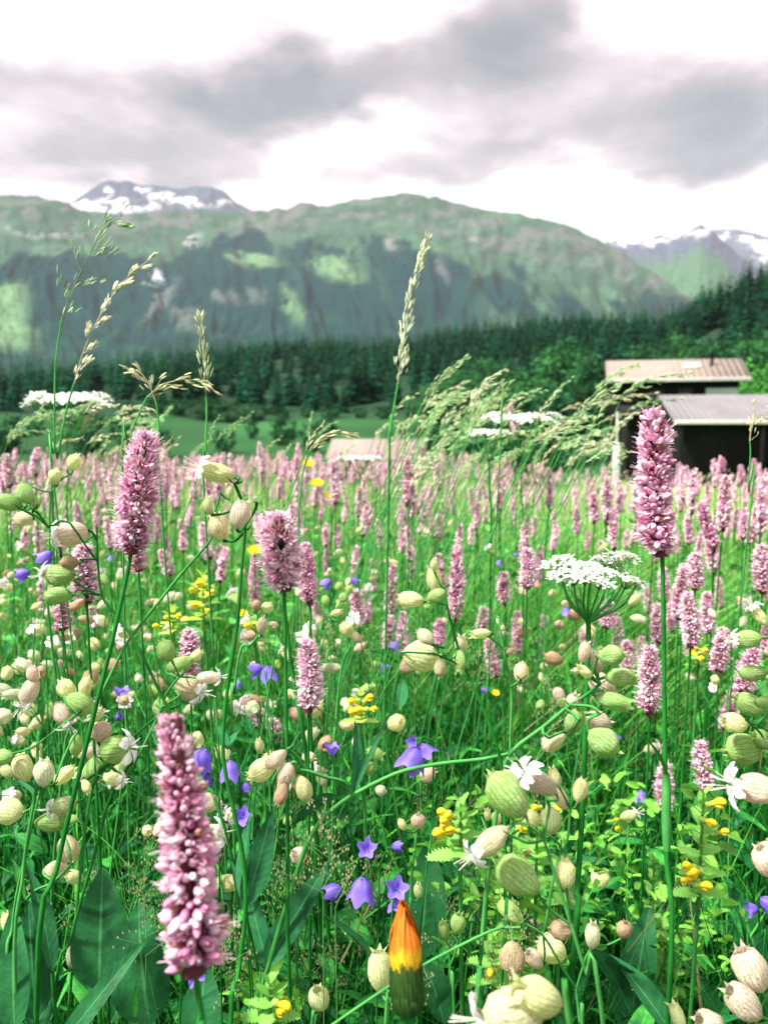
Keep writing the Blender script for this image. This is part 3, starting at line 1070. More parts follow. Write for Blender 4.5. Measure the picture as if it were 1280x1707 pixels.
for (px, top, d, kind, lab, wd) in [
    (945, 575, 120, 'tree', 'tall rounded green tree left of the chalet roof', 1.0),
    (985, 600, 95, 'tree', 'dense green tree right beside the left end of the chalet', 1.0),
    (900, 612, 130, 'tree', 'mid green tree standing left of the two trees by the chalet', 1.0),
    (862, 628, 110, 'tree', 'dark rounded tree above the wide white umbel', 1.0),
    (925, 640, 85, 'tree', 'leafy green tree low in front of the tall trees by the chalet', 0.9),
    (885, 655, 75, 'bush', 'low bright rounded bush behind the wide white umbel', 1.4),
    (1235, 640, 52, 'bright', 'bright green tree at the right end of the chalet', 0.9),
    (1275, 610, 58, 'bright', 'bright green tree reaching over the chalet roof at the right edge', 0.9),
    (1190, 575, 150, 'tree', 'green tree rising behind the chalet roof', 1.0),
    (1080, 575, 170, 'tree', 'broad green tree behind the left half of the chalet roof', 1.1),
    (1140, 560, 200, 'tree', 'green tree between two others behind the chalet roof', 1.1),
    (820, 600, 190, 'tree', 'green tree at the foot of the wood right of the tall grass stalk', 1.1),
    (770, 618, 180, 'tree', 'pale green tree at the foot of the wood beside the tall grass stalk', 1.1),
    (720, 640, 170, 'tree', 'dark green tree at the foot of the wood right behind the tall grass stalk', 1.2),
    (1258, 560, 160, 'tree', 'dark leafy tree above the right end of the chalet roof', 1.1),
]:
    plant_tree(px, top, d, kind, lab, widen=wd)
# the row of bushes where the mown field meets the wood, and the clumps on the field
for (px, top, d, s_) in [(20, 676, 190, 1.2), (70, 668, 205, 1.3), (140, 664, 210, 1.3), (215, 668, 205, 1.2), (262, 660, 200, 1.2), (300, 664, 190, 1.3), (345, 662, 170, 1.3), (390, 672, 165, 1.4),
                         (430, 676, 180, 1.3), (470, 678, 175, 1.3), (512, 680, 172, 1.3), (556, 674, 176, 1.3), (600, 678, 180, 1.3), (640, 676, 170, 1.3), (690, 668, 160, 1.4), (740, 660, 150, 1.4), (800, 655, 140, 1.4), (845, 660, 130, 1.3)]:
    plant_tree(px, top, 190 + d * .12, 'bush', 'rounded dark bush in the hedge along the foot of the wood', 'bushes in the hedge along the foot of the wood', widen=s_ * 1.25)
for (px, top, d, s_, lab) in [(150, 690, 66, 1.5, 'dark bush right of the far left umbel, at the meadow edge'), (10, 690, 70, 1.6, 'dark bush at the left edge of the photo behind the grasses'), (215, 684, 74, 1.5, 'dark bush behind the arching grass head, left of the field'), (270, 716, 66, 1.0, 'small dark bush right behind the tip of the tall left spike'), (545, 688, 84, 1.0, 'dark bush at the right end of the field strip by the hut'), (470, 694, 78, 1.3, 'dark bush just left of the hut roof beyond the meadow'), (372, 716, 70, 1.4, 'low dark bush at the meadow edge above the pinkish cream calyx'), (420, 700, 84, 1.0, 'smaller dark bush in the field, left of the hut roof'),
                              (520, 706, 74, 1.2, 'dark bush touching the left end of the hut roof'), (700, 704, 70, 1.4, 'dark bush right of the hut roof beyond the meadow'), (760, 700, 66, 1.3, 'dark bush behind the dense clump of nodding grass'),
                              (225, 700, 82, 1.1, 'low dark bush behind the tall left bistort spike'), (60, 700, 85, 1.5, 'low dark bush under the white umbel at the far left')]:
    plant_tree(px, top, d * 1.7, 'bush', lab, widen=s_ * .8)

# ------------------------------------------------------------------ labels that say where a plant stands
MARKS = [('the big blurred spike', 290, 1390), ('the tall right spike', 1092, 800), ('the tall left spike', 240, 810), ('the curved-ray umbel', 990, 950),
         ('the hawkbit bud', 678, 1570), ('the barn', 1220, 720), ('the hut roof', 615, 745), ('the thick pale spike', 468, 910),
         ('the two harebells', 697, 1262), ('the large green bladder', 850, 1330), ('the lower right corner', 1280, 1707), ('the lower left corner', 0, 1707),
         ('the white-petalled bladder', 365, 790), ('the tall yellow rattle', 1165, 1440)]
USED = {}


def where(px, py):
    best = min(MARKS, key=lambda m_: math.hypot(m_[1] - px, m_[2] - py))
    dx, dy = px - best[1], py - best[2]
    r_ = math.hypot(dx, dy)
    ang = math.degrees(math.atan2(-dy, dx)) % 360
    dirs = ['right of', 'above right of', 'above', 'above left of', 'left of', 'below left of', 'below', 'below right of']
    dr = dirs[int((ang + 22.5) // 45) % 8]
    far_ = 'close ' if r_ < 75 else '' if r_ < 170 else 'well ' if r_ < 290 else 'far '
    return f'{far_}{dr} {best[0]}'


EXTRA = ['higher', 'lower', 'leaning', 'slender', 'nearer', 'farther', 'paler', 'darker']


def unique(desc, px, py):
    lab = f'{desc} {where(px, py)}'
    if lab in USED:
        k = USED[lab]
        USED[lab] += 1
        (qx, qy) = FIRST[lab]
        hor_ = 'left' if px < qx else 'right'
        ver = 'above' if py < qy else 'below'
        lab2 = lab + (', upper one' if ver == 'above' else ', lower one') if abs(py - qy) > abs(px - qx) else lab + f', {hor_} one'
        if lab2 in USED:
            row = 'upper' if py < qy else 'lower'
            lab2 = lab + f', {row} {hor_} one'
        if len(lab2.split()) > 16:
            lab2 = lab2.replace(' close ', ' ').replace(' well ', ' ').replace(' far ', ' ')
        USED.setdefault(lab2, 1)
        return lab2
    USED[lab] = 1
    FIRST[lab] = (px, py)
    return lab


FIRST = {}

# ------------------------------------------------------------------ bistort
PK_LIGHT = np.array([0.90, 0.57, 0.73])
PK_MID = np.array([0.72, 0.30, 0.48])
PK_DEEP = np.array([0.26, 0.045, 0.12])
PK_PALE = np.array([0.96, 0.82, 0.83])


def floret(openness, g, fine=True):
    """one floret, about 1 unit long, base at the origin, axis +Z: five cupped tepals"""
    vs, fs, cs = [], [], []
    n0 = 0
    rows = 5 if fine else 3
    for k in range(5):
        a = k * 2 * math.pi / 5
        ca, sa = math.cos(a), math.sin(a)
        for i in range(rows):
            t = i / (rows - 1)
            # closed: a plump pointed bud; open: narrow tepals flaring outwards
            rc = 0.235 * math.sin(math.pi * (0.06 + 0.93 * t)) ** 0.75
            ro = 0.06 + 0.16 * math.sin(min(1, t * 1.3) * math.pi / 2) + 0.40 * t ** 2.2
            r_ = rc * (1 - openness) + ro * openness
            z = t * (1 - 0.22 * openness * t)
            wc = rc * 0.74
            wo = 0.05 + 0.15 * math.sin(math.pi * (0.15 + 0.78 * t))
            wd = wc * (1 - openness) + wo * openness
            for j, sgn in enumerate((-1, 0, 1) if fine else (-1, 1)):
                bulge = 0.035 if sgn == 0 else 0
                vs.append(((r_ + bulge) * ca - sgn * wd * sa, (r_ + bulge) * sa + sgn * wd * ca, z))
                tt = max(0.0, min(1, t * 1.5 + 0.02))
                cs.append(tt)
        c_ = 3 if fine else 2
        for (p_, q_, r2, s2) in grid_faces(rows, c_):
            fs.append((p_ + n0, q_ + n0, r2 + n0, s2 + n0))
        n0 += rows * c_
    if fine and openness > 0.3:
        for k in range(3):
            a = k * 2.1 + 0.4
            ca, sa = math.cos(a), math.sin(a)
            b0 = (0.04 * ca, 0.04 * sa, 0.3)
            vs += [(b0[0] - .02 * sa, b0[1] + .02 * ca, .3), (b0[0] + .02 * sa, b0[1] - .02 * ca, .3), (0.24 * ca + .018 * sa, 0.24 * sa - .018 * ca, 1.42), (0.24 * ca - .018 * sa, 0.24 * sa + .018 * ca, 1.42)]
            cs += [2, 2, 2, 2]
            fs.append((n0, n0 + 1, n0 + 2, n0 + 3))
            n0 += 4
    return np.array(vs), np.array(fs), np.array(cs, float)


def spike_mesh(name, seed, L=0.07, Rr=0.0095, n=260, fl=0.0052, opened=0.5, fine=True, tone=0.0, gap=None, ragged=0.0, plump=1.0, taper=0.0):
    """flower spike along +Z from 0 to L. tone 0 = rose, 1 = pale, -1 = deep"""
    g = np.random.default_rng(seed)
    mb = MB()
    core = spline([(0, 0, -0.004), (0.0006, 0, L * .4), (-0.0006, 0.0004, L * .96)], 10)
    tube(mb, core, np.linspace(Rr * 0.36, Rr * 0.16, 10), 7, (0.14, 0.035, 0.05))
    temps = [floret(o_, g, fine) for o_ in (0.0, 0.35 * opened * 2, min(1.0, 0.9 * opened * 2))]
    k = np.arange(n)
    u = (k + 0.5) / n
    a = k * 2.39996 + g.uniform(-.25, .25, n)
    prof = np.clip(np.minimum(1.0, 0.45 + u * 5.0), 0, 1) * np.clip((1.03 - u) * 4.2, 0.32, 1) ** 0.6
    rad0 = (Rr - fl * 0.8) * prof * g.uniform(0.55, 1.15 + ragged * .4, n) * 0.62
    rad0 = rad0 * (1 - taper * u) * (0.72 + 0.55 * vnoise(u * 8 + seed, np.cos(a) * 1.5 + 3, seed))
    bx_, by_ = L * .018 * np.sin(u * 4.2 + seed), L * .018 * np.cos(u * 3.6 + seed * 2)
    z = u * (L - fl * 0.6) + g.normal(0, L * 0.004, n)
    up = 0.25 + 0.9 * u ** 3 + g.normal(0, 0.22, n) - ragged * 0.2
    d = np.stack([np.cos(a), np.sin(a), up], 1)
    d[:, :2] += g.normal(0, 0.12, (n, 2))
    locs = np.stack([rad0 * np.cos(a) + bx_, rad0 * np.sin(a) + by_, z], 1)
    if gap:
        keep = ~((np.abs(z - gap[0]) < gap[1]) & (np.abs(((a - gap[2] + math.pi) % (2 * math.pi)) - math.pi) < 0.55))
    else:
        keep = np.ones(n, bool)
    size = fl * g.uniform(0.75, 1.3, n) * (1 - 0.35 * u ** 4) * (1 - taper * .5 * u)
    fm = frames(d, g.uniform(0, 6.28, n)) * size[:, None, None]
    fm = fm * np.array([plump, plump, 1.0])[None, None, :]
    light = PK_LIGHT * (1 - max(tone, 0)) + PK_PALE * max(tone, 0)
    light = light * (1 - max(-tone, 0)) + np.array([0.70, 0.24, 0.50]) * max(-tone, 0)
    mid = PK_MID * (1 - max(tone, 0) * .6) + PK_LIGHT * max(tone, 0) * .6
    kind = g.choice(3, n, p=[0.62 - .5 * opened, 0.25, 0.13 + .5 * opened])
    for q in range(3):
        s = keep & (kind == q)
        if not s.any():
            continue
        tv, tf, tc_ = temps[q]
        m_ = int(s.sum())
        bright = g.uniform(0.75, 1.15, m_)
        deepen = g.random(m_) < 0.28
        c_l = light[None] * bright[:, None]
        wh = g.random(m_) < 0.15
        c_l[wh] = np.array([0.93, 0.78, 0.86]) * bright[wh][:, None]
        c_l[deepen] = mid[None] * bright[deepen][:, None]
        faded = g.random(m_) < 0.07
        c_l[faded] = np.array([0.42, 0.20, 0.16]) * bright[faded][:, None]
        c_d = np.tile((PK_DEEP if fine else PK_LIGHT * .75)[None] * (1 + .5 * max(tone, 0)), (m_, 1)) * g.uniform(0.7, 1.4, m_)[:, None]
        w_ = np.clip(tc_, 0, 1)[None, :, None]
        col = c_d[:, None, :] * (1 - w_) + c_l[:, None, :] * w_
        col[:, tc_ > 1.5, :] = (0.90, 0.70, 0.80)
        mb.scatter(tv, tf, fm[s], locs[s], col)
    # brown papery bracts low in the spike
    nb = 26 if fine else 8
    ab = g.uniform(0, 6.28, nb)
    zb = g.uniform(0, L * 0.85, nb) ** 1.0
    db = np.stack([np.cos(ab), np.sin(ab), np.full(nb, 1.2)], 1)
    lb = np.stack([np.cos(ab) * Rr * .35, np.sin(ab) * Rr * .35, zb], 1)
    mb.scatter([(-.2, 0, 0), (.2, 0, 0), (0.0, 0.1, 1)], [(0, 1, 2)], frames(db, g.uniform(0, 6.28, nb)) * fl, lb, np.tile([0.22, 0.08, 0.05], (nb, 1)))
    return mb.mesh(name, [M['petal']], smooth=True)


def spike_quat(base, tip, roll=0.0):
    return (tip - base).to_track_quat('Z', 'Y') @ Quaternion((0, 0, 1), roll)


def to_ground(pts, spread=0.02):
    """extend a polyline of points to the ground"""
    a, b = pts[-2], pts[-1]
    z = gz(b.x, b.y)
    if b.z > z + 0.01:
        dirn = (b - a).normalized() if (b - a).length > 0 else Vector((0, 0, -1))
        k = (b.z - z)
        x = b.x + max(-.25, min(.25, dirn.x / max(abs(dirn.z), .3))) * k * 0.6
        y = b.y + k * 0.12
        pts = pts + [Vector((x, y, gz(x, y) - 0.01))]
    return pts


def leaf_grid(L, W, curve=0.3, fold=0.25, wav=0.0, rows=11, g=None, twist=0.0):
    """lance leaf along +Y, face up +Z; returns v, f, uv"""
    v, uv = [], []
    ph = 0 if g is None else g.uniform(0, 6.28)
    for i in range(rows):
        t = i / (rows - 1)
        wd = W * 0.5 * (math.sin(math.pi * min(1.0, t ** 0.72)) ** 0.85 if 0 < t < 1 else 0.0) + W * 0.03 * (1 - t)
        # arc in the YZ plane
        ang = curve * t
        y = L * (t if abs(curve) < 1e-3 else math.sin(ang) / curve)
        z = L * (0 if abs(curve) < 1e-3 else (math.cos(ang) - 1) / curve)
        for s in (-1, -.5, 0, .5, 1):
            x = s * wd
            zz1 = z + abs(s) * wd * fold + wav * W * math.sin(t * 9 + ph + (0 if s < 0 else 2.1)) * abs(s)
            tw = twist * t
            v.append((x * math.cos(tw), y, zz1 + x * math.sin(tw)))
            uv.append((0.5 + s * 0.5, t))
    return np.array(v), grid_faces(rows, 5), np.array(uv)


def leaf_part(parent, base, tip, W, curve=0.4, col=(0.02, 0.15, 0.04), roll=0.0, wav=0.04, name='leaf', fold=0.3):
    """a leaf from base to tip (world), width W, as a part"""
    L = (tip - base).length
    v, f, uv_ = leaf_grid(L, W, curve, fold, wav, 13)
    # rotate so that its end lands on tip
    e = Vector(v[-3])
    q0 = e.rotation_difference(tip - base)
    mb = MB()
    mb.add(v, f, col, 0, uv_)
    o_ = link(name, mb.mesh(name, [M['leaf']]), parent, base - parent.location)
    o_.rotation_mode = 'QUATERNION'
    o_.rotation_quaternion = Quaternion((tip - base).normalized(), roll) @ q0
    return o_


def stem_part(parent, pts, r0, r1, mat='stem', sides=7, nseg=22, name='stem'):
    pp = spline(pts, nseg) - np.array(parent.location)
    mb = MB()
    g_ = np.linspace(0, 1, nseg)
    tube(mb, pp, r0 + (r1 - r0) * g_, sides)
    return link(name, mb.mesh(name, [M[mat]]), parent)


def hero_bistort(label, d, tip, base, stem_px, W, seed, n=260, opened=0.5, tone=0.0, fl=None, gap=None, dtip=None, ragged=0.0, stem_r=0.0015, dstem=None, plump=1.0, taper=0.0):
    T_, B_ = P(tip[0], tip[1], dtip or d), P(base[0], base[1], d)
    L = (T_ - B_).length
    ds = dstem or [d] * len(stem_px)
    pts = to_ground([B_] + [P(x, y, dd) for (x, y), dd in zip(stem_px, ds)])
    rt = root('bistort', pts[-1], label, 'flower', None)
    Rr = W / FPX * d / 2
    me = spike_mesh('flower_spike', seed, L, Rr, n, fl or Rr * 0.55, opened, True, tone, gap, ragged, plump, taper)
    link('flower_spike', me, rt, B_ - rt.location, spike_quat(B_, T_, 0))
    stem_part(rt, pts, stem_r * .8, stem_r * 1.15)
    return rt, B_, T_


rt, B_, T_ = hero_bistort('tallest rose pink bistort spike on a straight dark stem in front of the barn roof', 0.40, (1083, 676), (1101, 915), [(1104, 960), (1107, 1200), (1110, 1420), (1112, 1707)], 66, 1,
                          n=330, opened=0.42, tone=0.0, fl=0.0062, ragged=0.5, stem_r=0.0013)
leaf_part(rt, P(1110, 1292, .40), P(1047, 1206, .385), 0.0052, 0.5, (0.03, 0.26, 0.03), 0.9, 0)
mb = MB()
tube(mb, spline([P(1110, 1290, .40) - rt.location, P(1110, 1360, .40) - rt.location, P(1111, 1418, .40) - rt.location], 8), [0.0017, 0.0021, 0.0023, 0.0024, 0.0024, 0.0023, 0.0022, 0.0017], 8)
link('leaf_sheath', mb.mesh('leaf_sheath', [M['paler_stem']]), rt)
mb = MB()
tv, tf, tcc = floret(0.05, rng)
cc = PK_MID[None] * (1 - tcc[:, None]) + PK_LIGHT[None] * np.clip(tcc[:, None], 0, 1)
mb.add(tv * 0.0052, tf, cc)
link('stray_bud', mb.mesh('stray_bud', [M['petal']]), rt, P(1108, 926, .398) - rt.location, Vector((0.25, 0, 1)).to_track_quat('Z', 'Y'))

hero_bistort('tall bushy rose pink bistort spike with fine stamens, top left of the meadow', 0.44, (247, 716), (219, 912), [(214, 950), (185, 1080), (140, 1260), (95, 1450), (62, 1640)], 66, 2,
             n=400, opened=0.8, fl=0.0066, tone=0.05, stem_r=0.0014)
hero_bistort('big blurred pink bistort spike leaning in front, closest to the viewer', 0.255, (290, 1180), (322, 1602), [(330, 1650), (345, 1760), (360, 1900)], 120, 3,
             n=390, opened=0.30, fl=0.0060, tone=0.15, dtip=0.262, ragged=0.95, stem_r=0.0011, plump=0.86, taper=0.42)
rt, B_, T_ = hero_bistort('thick pale pink bistort spike with a dark hollow near its middle', 0.46, (463, 850), (474, 975), [(475, 1020), (477, 1150), (479, 1300), (480, 1480), (482, 1620)], 70, 4,
                          n=330, opened=0.75, fl=0.0068, tone=0.35, stem_r=0.0012)
# the small dark beetle on its side
mb = MB()
a = np.linspace(0, math.pi, 8)
tube(mb, [(0, 0, z) for z in np.linspace(-.0035, .0035, 8)], 0.0022 * np.sin(np.linspace(.25, math.pi - .25, 8)), 8, (0.01, 0.012, 0.01))
for sgn in (-1, 1):
    for k in range(3):
        tube(mb, [(sgn * .001, .001, (k - 1) * .0018), (sgn * .0035, .0014, (k - 1) * .0026), (sgn * .0045, -.001, (k - 1) * .003)], .00018, 4, (0.01, 0.01, 0.01))
bt_ = link('beetle', mb.mesh('beetle', [M['black']]), None, P(469, 907, .447))
tag(bt_, 'small black beetle sitting on the thick pale pink bistort spike', 'beetle')
hero_bistort('dark pink bistort spike right of the thick pale one, close against it', 0.62, (509, 902), (516, 1000), [(518, 1040), (516, 1150), (522, 1300)], 34, 5, n=230, opened=0.6, tone=-0.05)
hero_bistort('pale bistort spike half hidden behind the thick pale pink spike', 0.55, (440, 855), (470, 960), [(474, 1010), (492, 1150), (520, 1330)], 42, 6, n=230, opened=0.8, tone=0.5)

# shared spikes for the other bistorts: unit height, rose to pale
SP = []
for k in range(6):
    SP.append(spike_mesh('flower_spike', 30 + k, 0.06, 0.0088, 175, 0.0060, [0.7, 0.5, 0.85, 0.6, 0.75, 0.4][k], k < 6, [0.5, 0.25, 0.85, 0.7, 0.4, -0.1][k]))
SPW = [0.060] * 6

# placed bistorts: tip x, tip y, base x, base y, width px, tone index
BIS = [(680, 762, 681, 842, 24, 5), (672, 845, 671, 918, 19, 4), (763, 906, 757, 1030, 28, 1), (729, 922, 736, 990, 24, 4), (655, 940, 651, 1022, 23, 4), (621, 930, 622, 985, 15, 4), (592, 980, 598, 1040, 28, 4),
       (608, 972, 612, 1035, 20, 2), (515, 1062, 514, 1180, 46, 2), (424, 920, 426, 1010, 20, 1), (313, 1046, 318, 1128, 40, 3), (108, 1000, 104, 1048, 34, 5), (838, 952, 842, 1006, 26, 4), (880, 912, 878, 978, 32, 2),
       (900, 908, 896, 976, 18, 4), (863, 1017, 861, 1088, 21, 1), (906, 1024, 905, 1048, 18, 3), (899, 1060, 896, 1106, 18, 3), (1080, 1073, 1083, 1186, 42, 2), (1168, 835, 1188, 915, 26, 5), (1180, 900, 1190, 950, 24, 3),
       (1209, 790, 1204, 880, 26, 3), (1147, 862, 1149, 905, 20, 3), (1268, 905, 1270, 985, 32, 3), (1240, 855, 1238, 898, 20, 4), (1234, 774, 1235, 806, 12, 1), (1255, 764, 1257, 796, 12, 5), (1202, 762, 1203, 788, 14, 5),
       (1160, 920, 1158, 980, 32, 3), (1139, 938, 1138, 985, 28, 3), (1128, 972, 1130, 1030, 26, 3), (1148, 984, 1150, 1075, 36, 2), (1180, 985, 1178, 1052, 26, 3), (1093, 1004, 1097, 1070, 25, 3), (1203, 1044, 1197, 1118, 32, 3),
       (1258, 1078, 1236, 1150, 36, 1), (1232, 1140, 1205, 1215, 30, 1), (1166, 1232, 1176, 1315, 34, 3), (1108, 1268, 1106, 1350, 32, 3), (1030, 1028, 1028, 1080, 20, 4), (1046, 1066, 1042, 1115, 26, 4), (1015, 1000, 1010, 1045, 30, 4),
       (1068, 1060, 1070, 1110, 20, 4), (980, 1040, 978, 1075, 26, 3), (880, 1188, 878, 1235, 14, 1), (805, 1010, 803, 1050, 22, 3), (735, 1030, 730, 1075, 26, 4), (812, 1064, 828, 1125, 24, 1), (648, 1024, 650, 1080, 26, 3),
       (670, 1018, 672, 1085, 24, 2), (850, 672, 860, 722, 15, 3), (405, 1160, 440, 1205, 30, 3), (440, 1195, 475, 1230, 26, 3), (336, 870, 350, 930, 24, 2), (268, 915, 284, 958, 22, 3), (128, 835, 132, 880, 16, 2), (198, 870, 202, 905, 26, 3),
       (140, 905, 145, 1000, 50, 3), (225, 900, 232, 950, 36, 3), (62, 745, 60, 792, 20, 2), (12, 755, 16, 810, 22, 2), (152, 1010, 158, 1045, 22, 3), (545, 905, 546, 960, 14, 1), (524, 1000, 535, 1045, 18, 1), (1020, 1240, 1018, 1300, 16, 3),
       (955, 1230, 950, 1290, 18, 3), (1218, 1150, 1222, 1190, 26, 1), (1152, 1040, 1150, 1095, 24, 3), (1000, 900, 1003, 935, 16, 3), (960, 845, 962, 890, 16, 3), (990, 820, 990, 870, 20, 3), (1030, 800, 1034, 850, 14, 3), (722, 935, 722, 975, 20, 4),
       (1230, 1590, 1250, 1650, 34, 3), (1275, 1040, 1274, 1090, 20, 3), (1118, 1000, 1120, 1050, 20, 1), (1105, 945, 1108, 1000, 22, 3), (1195, 960, 1200, 1010, 16, 3), (1248, 985, 1246, 1020, 14, 3), (1078, 975, 1080, 1020, 18, 2)]
TW = ['rose pink', 'deep pink', 'pale pink', 'soft pink', 'pink', 'magenta pink']
for k, (tx, ty, bx, by, wd, tn) in enumerate(BIS):
    d = min(4.5, 0.0185 * FPX / wd)
    T_, B_ = P(tx, ty, d), P(bx, by, d)
    L = (T_ - B_).length
    lean = (B_ - T_)
    x = B_.x + max(-.12, min(.12, lean.x * 1.8))
    y = B_.y + random.uniform(-.02, .05)
    G_ = Vector((x, y, gz(x, y)))
    if G_.z > B_.z - 0.05:
        G_.z = B_.z - 0.05
    size = 'large' if wd > 34 else 'medium' if wd > 22 else 'small'
    rt = root('bistort', G_, unique(f'{size} {TW[tn]} bistort spike', (tx + bx) / 2, (ty + by) / 2), 'flower', 'bistorts in the near meadow')
    me = SP[tn]
    wscale = (wd / FPX * d) / 0.0185
    link('flower_spike', me, rt, B_ - G_, spike_quat(B_, T_, k * 1.3), (wscale, wscale, L / 0.06))
    stem_part(rt, [B_, B_ * .6 + G_ * .4 + Vector((-lean.x * .2, 0, 0)), G_], 0.0009, 0.0013, sides=5, nseg=9)

# the rest of the meadow's bistorts, copied from six plants
SPF = [spike_mesh('flower_spike', 50 + k, 0.06, 0.0092, 95, 0.0060, 0.6, False, [1.0, 0.85, 1.0, 0.75, 0.95, 0.6][k]) for k in range(6)]
FP = []
for k in range(6):
    rt = root('bistort', (0, 0, -50), 'x', 'flower', 'bistorts of the far meadow')
    h = 0.54
    link('flower_spike', SPF[k], rt, (0.02, 0, h), Vector((0.12 * math.sin(k), .1 * math.cos(k), 1)).to_track_quat('Z', 'Y'))
    mb = MB()
    tube(mb, spline([(0.02, 0, h), (0.012, 0, h * .5), (0, 0, 0)], 6), 0.0012, 4)
    link('stem', mb.mesh('stem', [M['stem']]), rt)
    FP.append(rt)
g = np.random.default_rng(41)
cnt = 0
far_pts = []
taken = []
while cnt < 1300:
    r_ = 1.15 + (8.5 - 1.15) * g.random() ** 1.0
    px = g.uniform(-60, 1340)
    t_ = (px - 640) / FPX
    x, y = t_ * r_, r_
    # patchy: dense on the left half and at the right, thin in the middle ground of leaning grass
    dn = 1.0
    if 760 < px < 1040 and r_ > 1.2:
        dn = 0.5
    if 480 < px < 760 and r_ < 2.0:
        dn = 0.8
    if px > 985 and r_ > 3.2:
        dn = 0.10
    if g.random() > dn * (0.35 + 0.65 * fbm(np.array([x * 1.3 + 7]), np.array([y * 0.9]), 3, 55)[0] * 1.6):
        continue
    far_pts.append((r_, px, x, y))
    cnt += 1
far_pts.sort()
zones = [(160, 'under the left umbel'), (330, 'around the tall left spike'), (520, 'behind the thick pale spike'), (700, 'in front of the hut roof'), (860, 'right of the hut roof'), (1040, 'below the clump of nodding grass'), (1140, 'around the tall right spike'), (9999, 'in front of the barn')]
usedproto = set()
N_IND = 212
for (r_, px, x, y) in far_pts[:N_IND]:
    k = int(g.integers(0, 6))
    rt = FP[k] if k not in usedproto else copy_tree(FP[k])
    usedproto.add(k)
    zn = [z_[1] for z_ in zones if px < z_[0]][0]
    dw = 'nearer' if r_ < 1.9 else 'farther'
    tw = ['very pale', 'pale', 'whitish', 'soft', 'very light', 'clear'][k]
    rt['label'] = f'small {tw} pink bistort spike in the {dw} rows {zn}'
    rt['group'] = f'{tw} pink bistorts in the {dw} rows {zn}'
    sgr = g.uniform(0.82, 1.14)
    rt.location = (x, y, gz(x, y))
    rt.rotation_euler = (g.normal(0, .07), g.normal(0, .07), g.uniform(0, 6.28))
    rt.scale = (1.0, 1.0, sgr)
mb = MB()
rest = far_pts[N_IND:]
rr_ = np.array([q[0] for q in rest])
xs = np.array([q[2] for q in rest])
ys = np.array([q[3] for q in rest])
zs = ground_z(xs, ys)
tl = [spike_mesh('t', 70 + k, 0.06, 0.0092, 55, 0.0068, 0.5, False, [1.0, 0.9, 1.0][k]) for k in range(3)]
for k in range(3):
    me = tl[k]
    v = np.empty(len(me.vertices) * 3)
    me.vertices.foreach_get('co', v)
    v = v.reshape(-1, 3)
    ca_ = np.empty(len(me.vertices) * 4)
    me.color_attributes['Col'].data.foreach_get('color', ca_)
    ca_ = ca_.reshape(-1, 4)[:, :3]
    q4 = [tuple(p_.vertices) if len(p_.vertices) == 4 else tuple(p_.vertices) + (-1,) for p_ in me.polygons]
    sel = slice(k, None, 3)
    n_ = len(xs[sel])
    h = 0.53 * g.uniform(0.80, 1.10, n_)
    fm = frames(np.stack([g.normal(0, .12, n_), g.normal(0, .12, n_), np.ones(n_)], 1), g.uniform(0, 6.28, n_)) * g.uniform(.8, 1.15, n_)[:, None, None]
    mb.scatter(v, q4, fm, np.stack([xs[sel], ys[sel], zs[sel] + h], 1), np.ones((n_, 3)), cols_v=ca_)
    st_v = np.array([(-.0013, 0, 0), (.0013, 0, 0), (.0010, 0, 1), (-.0010, 0, 1)])
    sm = np.tile(np.eye(3), (n_, 1, 1))
    sm[:, 2, 2] = h
    mb.scatter(st_v, [(0, 1, 2, 3)], sm, np.stack([xs[sel], ys[sel], zs[sel]], 1), np.tile([0.05, 0.18, 0.04], (n_, 1)))
tag(link('far_bistorts', mb.mesh('far_bistorts', [M['petal']])), 'haze of tiny pale pink bistort spikes across the far meadow', 'flowers', kind='stuff')


# ------------------------------------------------------------------ bladder campion
def calyx_mesh(seed, mouth=0.30, fat=0.39, teeth=True, ribs=20):
    """bladder of length 1 along +Z: base at the origin, open mouth at z = 1"""
    g = np.random.default_rng(seed)
    rows, cols = 15, 30
    v, uv = [], []
    for i in range(rows):
        t = i / (rows - 1)
        r_ = fat * (math.sin(math.pi * (0.03 + t * 0.80)) ** 0.62) * (1 - 0.10 * t)
        if t > 0.86:
            q = (t - 0.86) / 0.14
            r_ = r_ * (1 - q) + mouth * fat * q
        if i == 0:
            r_ = 0.05
        for j in range(cols):
            a = 2 * math.pi * j / (cols - 1)
            rb = 1 + 0.022 * math.cos(a * ribs / 2) * math.sin(math.pi * t) + 0.06 * math.sin(a * 2 + seed * 2 + t * 2) * math.sin(math.pi * t) + 0.04 * math.sin(a * 3 + t * 6 + seed) + 0.03 * math.sin(a * 5 - t * 7 + seed * 3) * math.sin(math.pi * t)
            v.append((r_ * rb * math.cos(a), r_ * rb * math.sin(a), t))
            uv.append((j / (cols - 1), t))
    mb = MB()
    mb.add(v, grid_faces(rows, cols), (1, 1, 1), 0, uv)
    if teeth:
        # five small pointed teeth round the mouth
        for k in range(5):
            a = k * 2 * math.pi / 5 + 0.3
            w_ = 0.45
            r0 = mouth * fat
            tr = r0 * g.uniform(0.8, 1.9)
            mb.add([(r0 * math.cos(a - w_), r0 * math.sin(a - w_), 0.995), (r0 * math.cos(a + w_), r0 * math.sin(a + w_), 0.995), (tr * math.cos(a), tr * math.sin(a), 1.0 + 0.15 * g.uniform(0.6, 1.3))],
                   [(0, 1, 2)], (1, 1, 1), 0, [(0.1, .95), (.12, .95), (.11, 1)])
    # the short stalk end and receptacle
    tube(mb, [(0, 0, -0.05), (0, 0, 0.0), (0, 0, 0.03)], [0.045, 0.06, 0.09], 8)
    return mb.mesh('calyx', [M['calyx']])


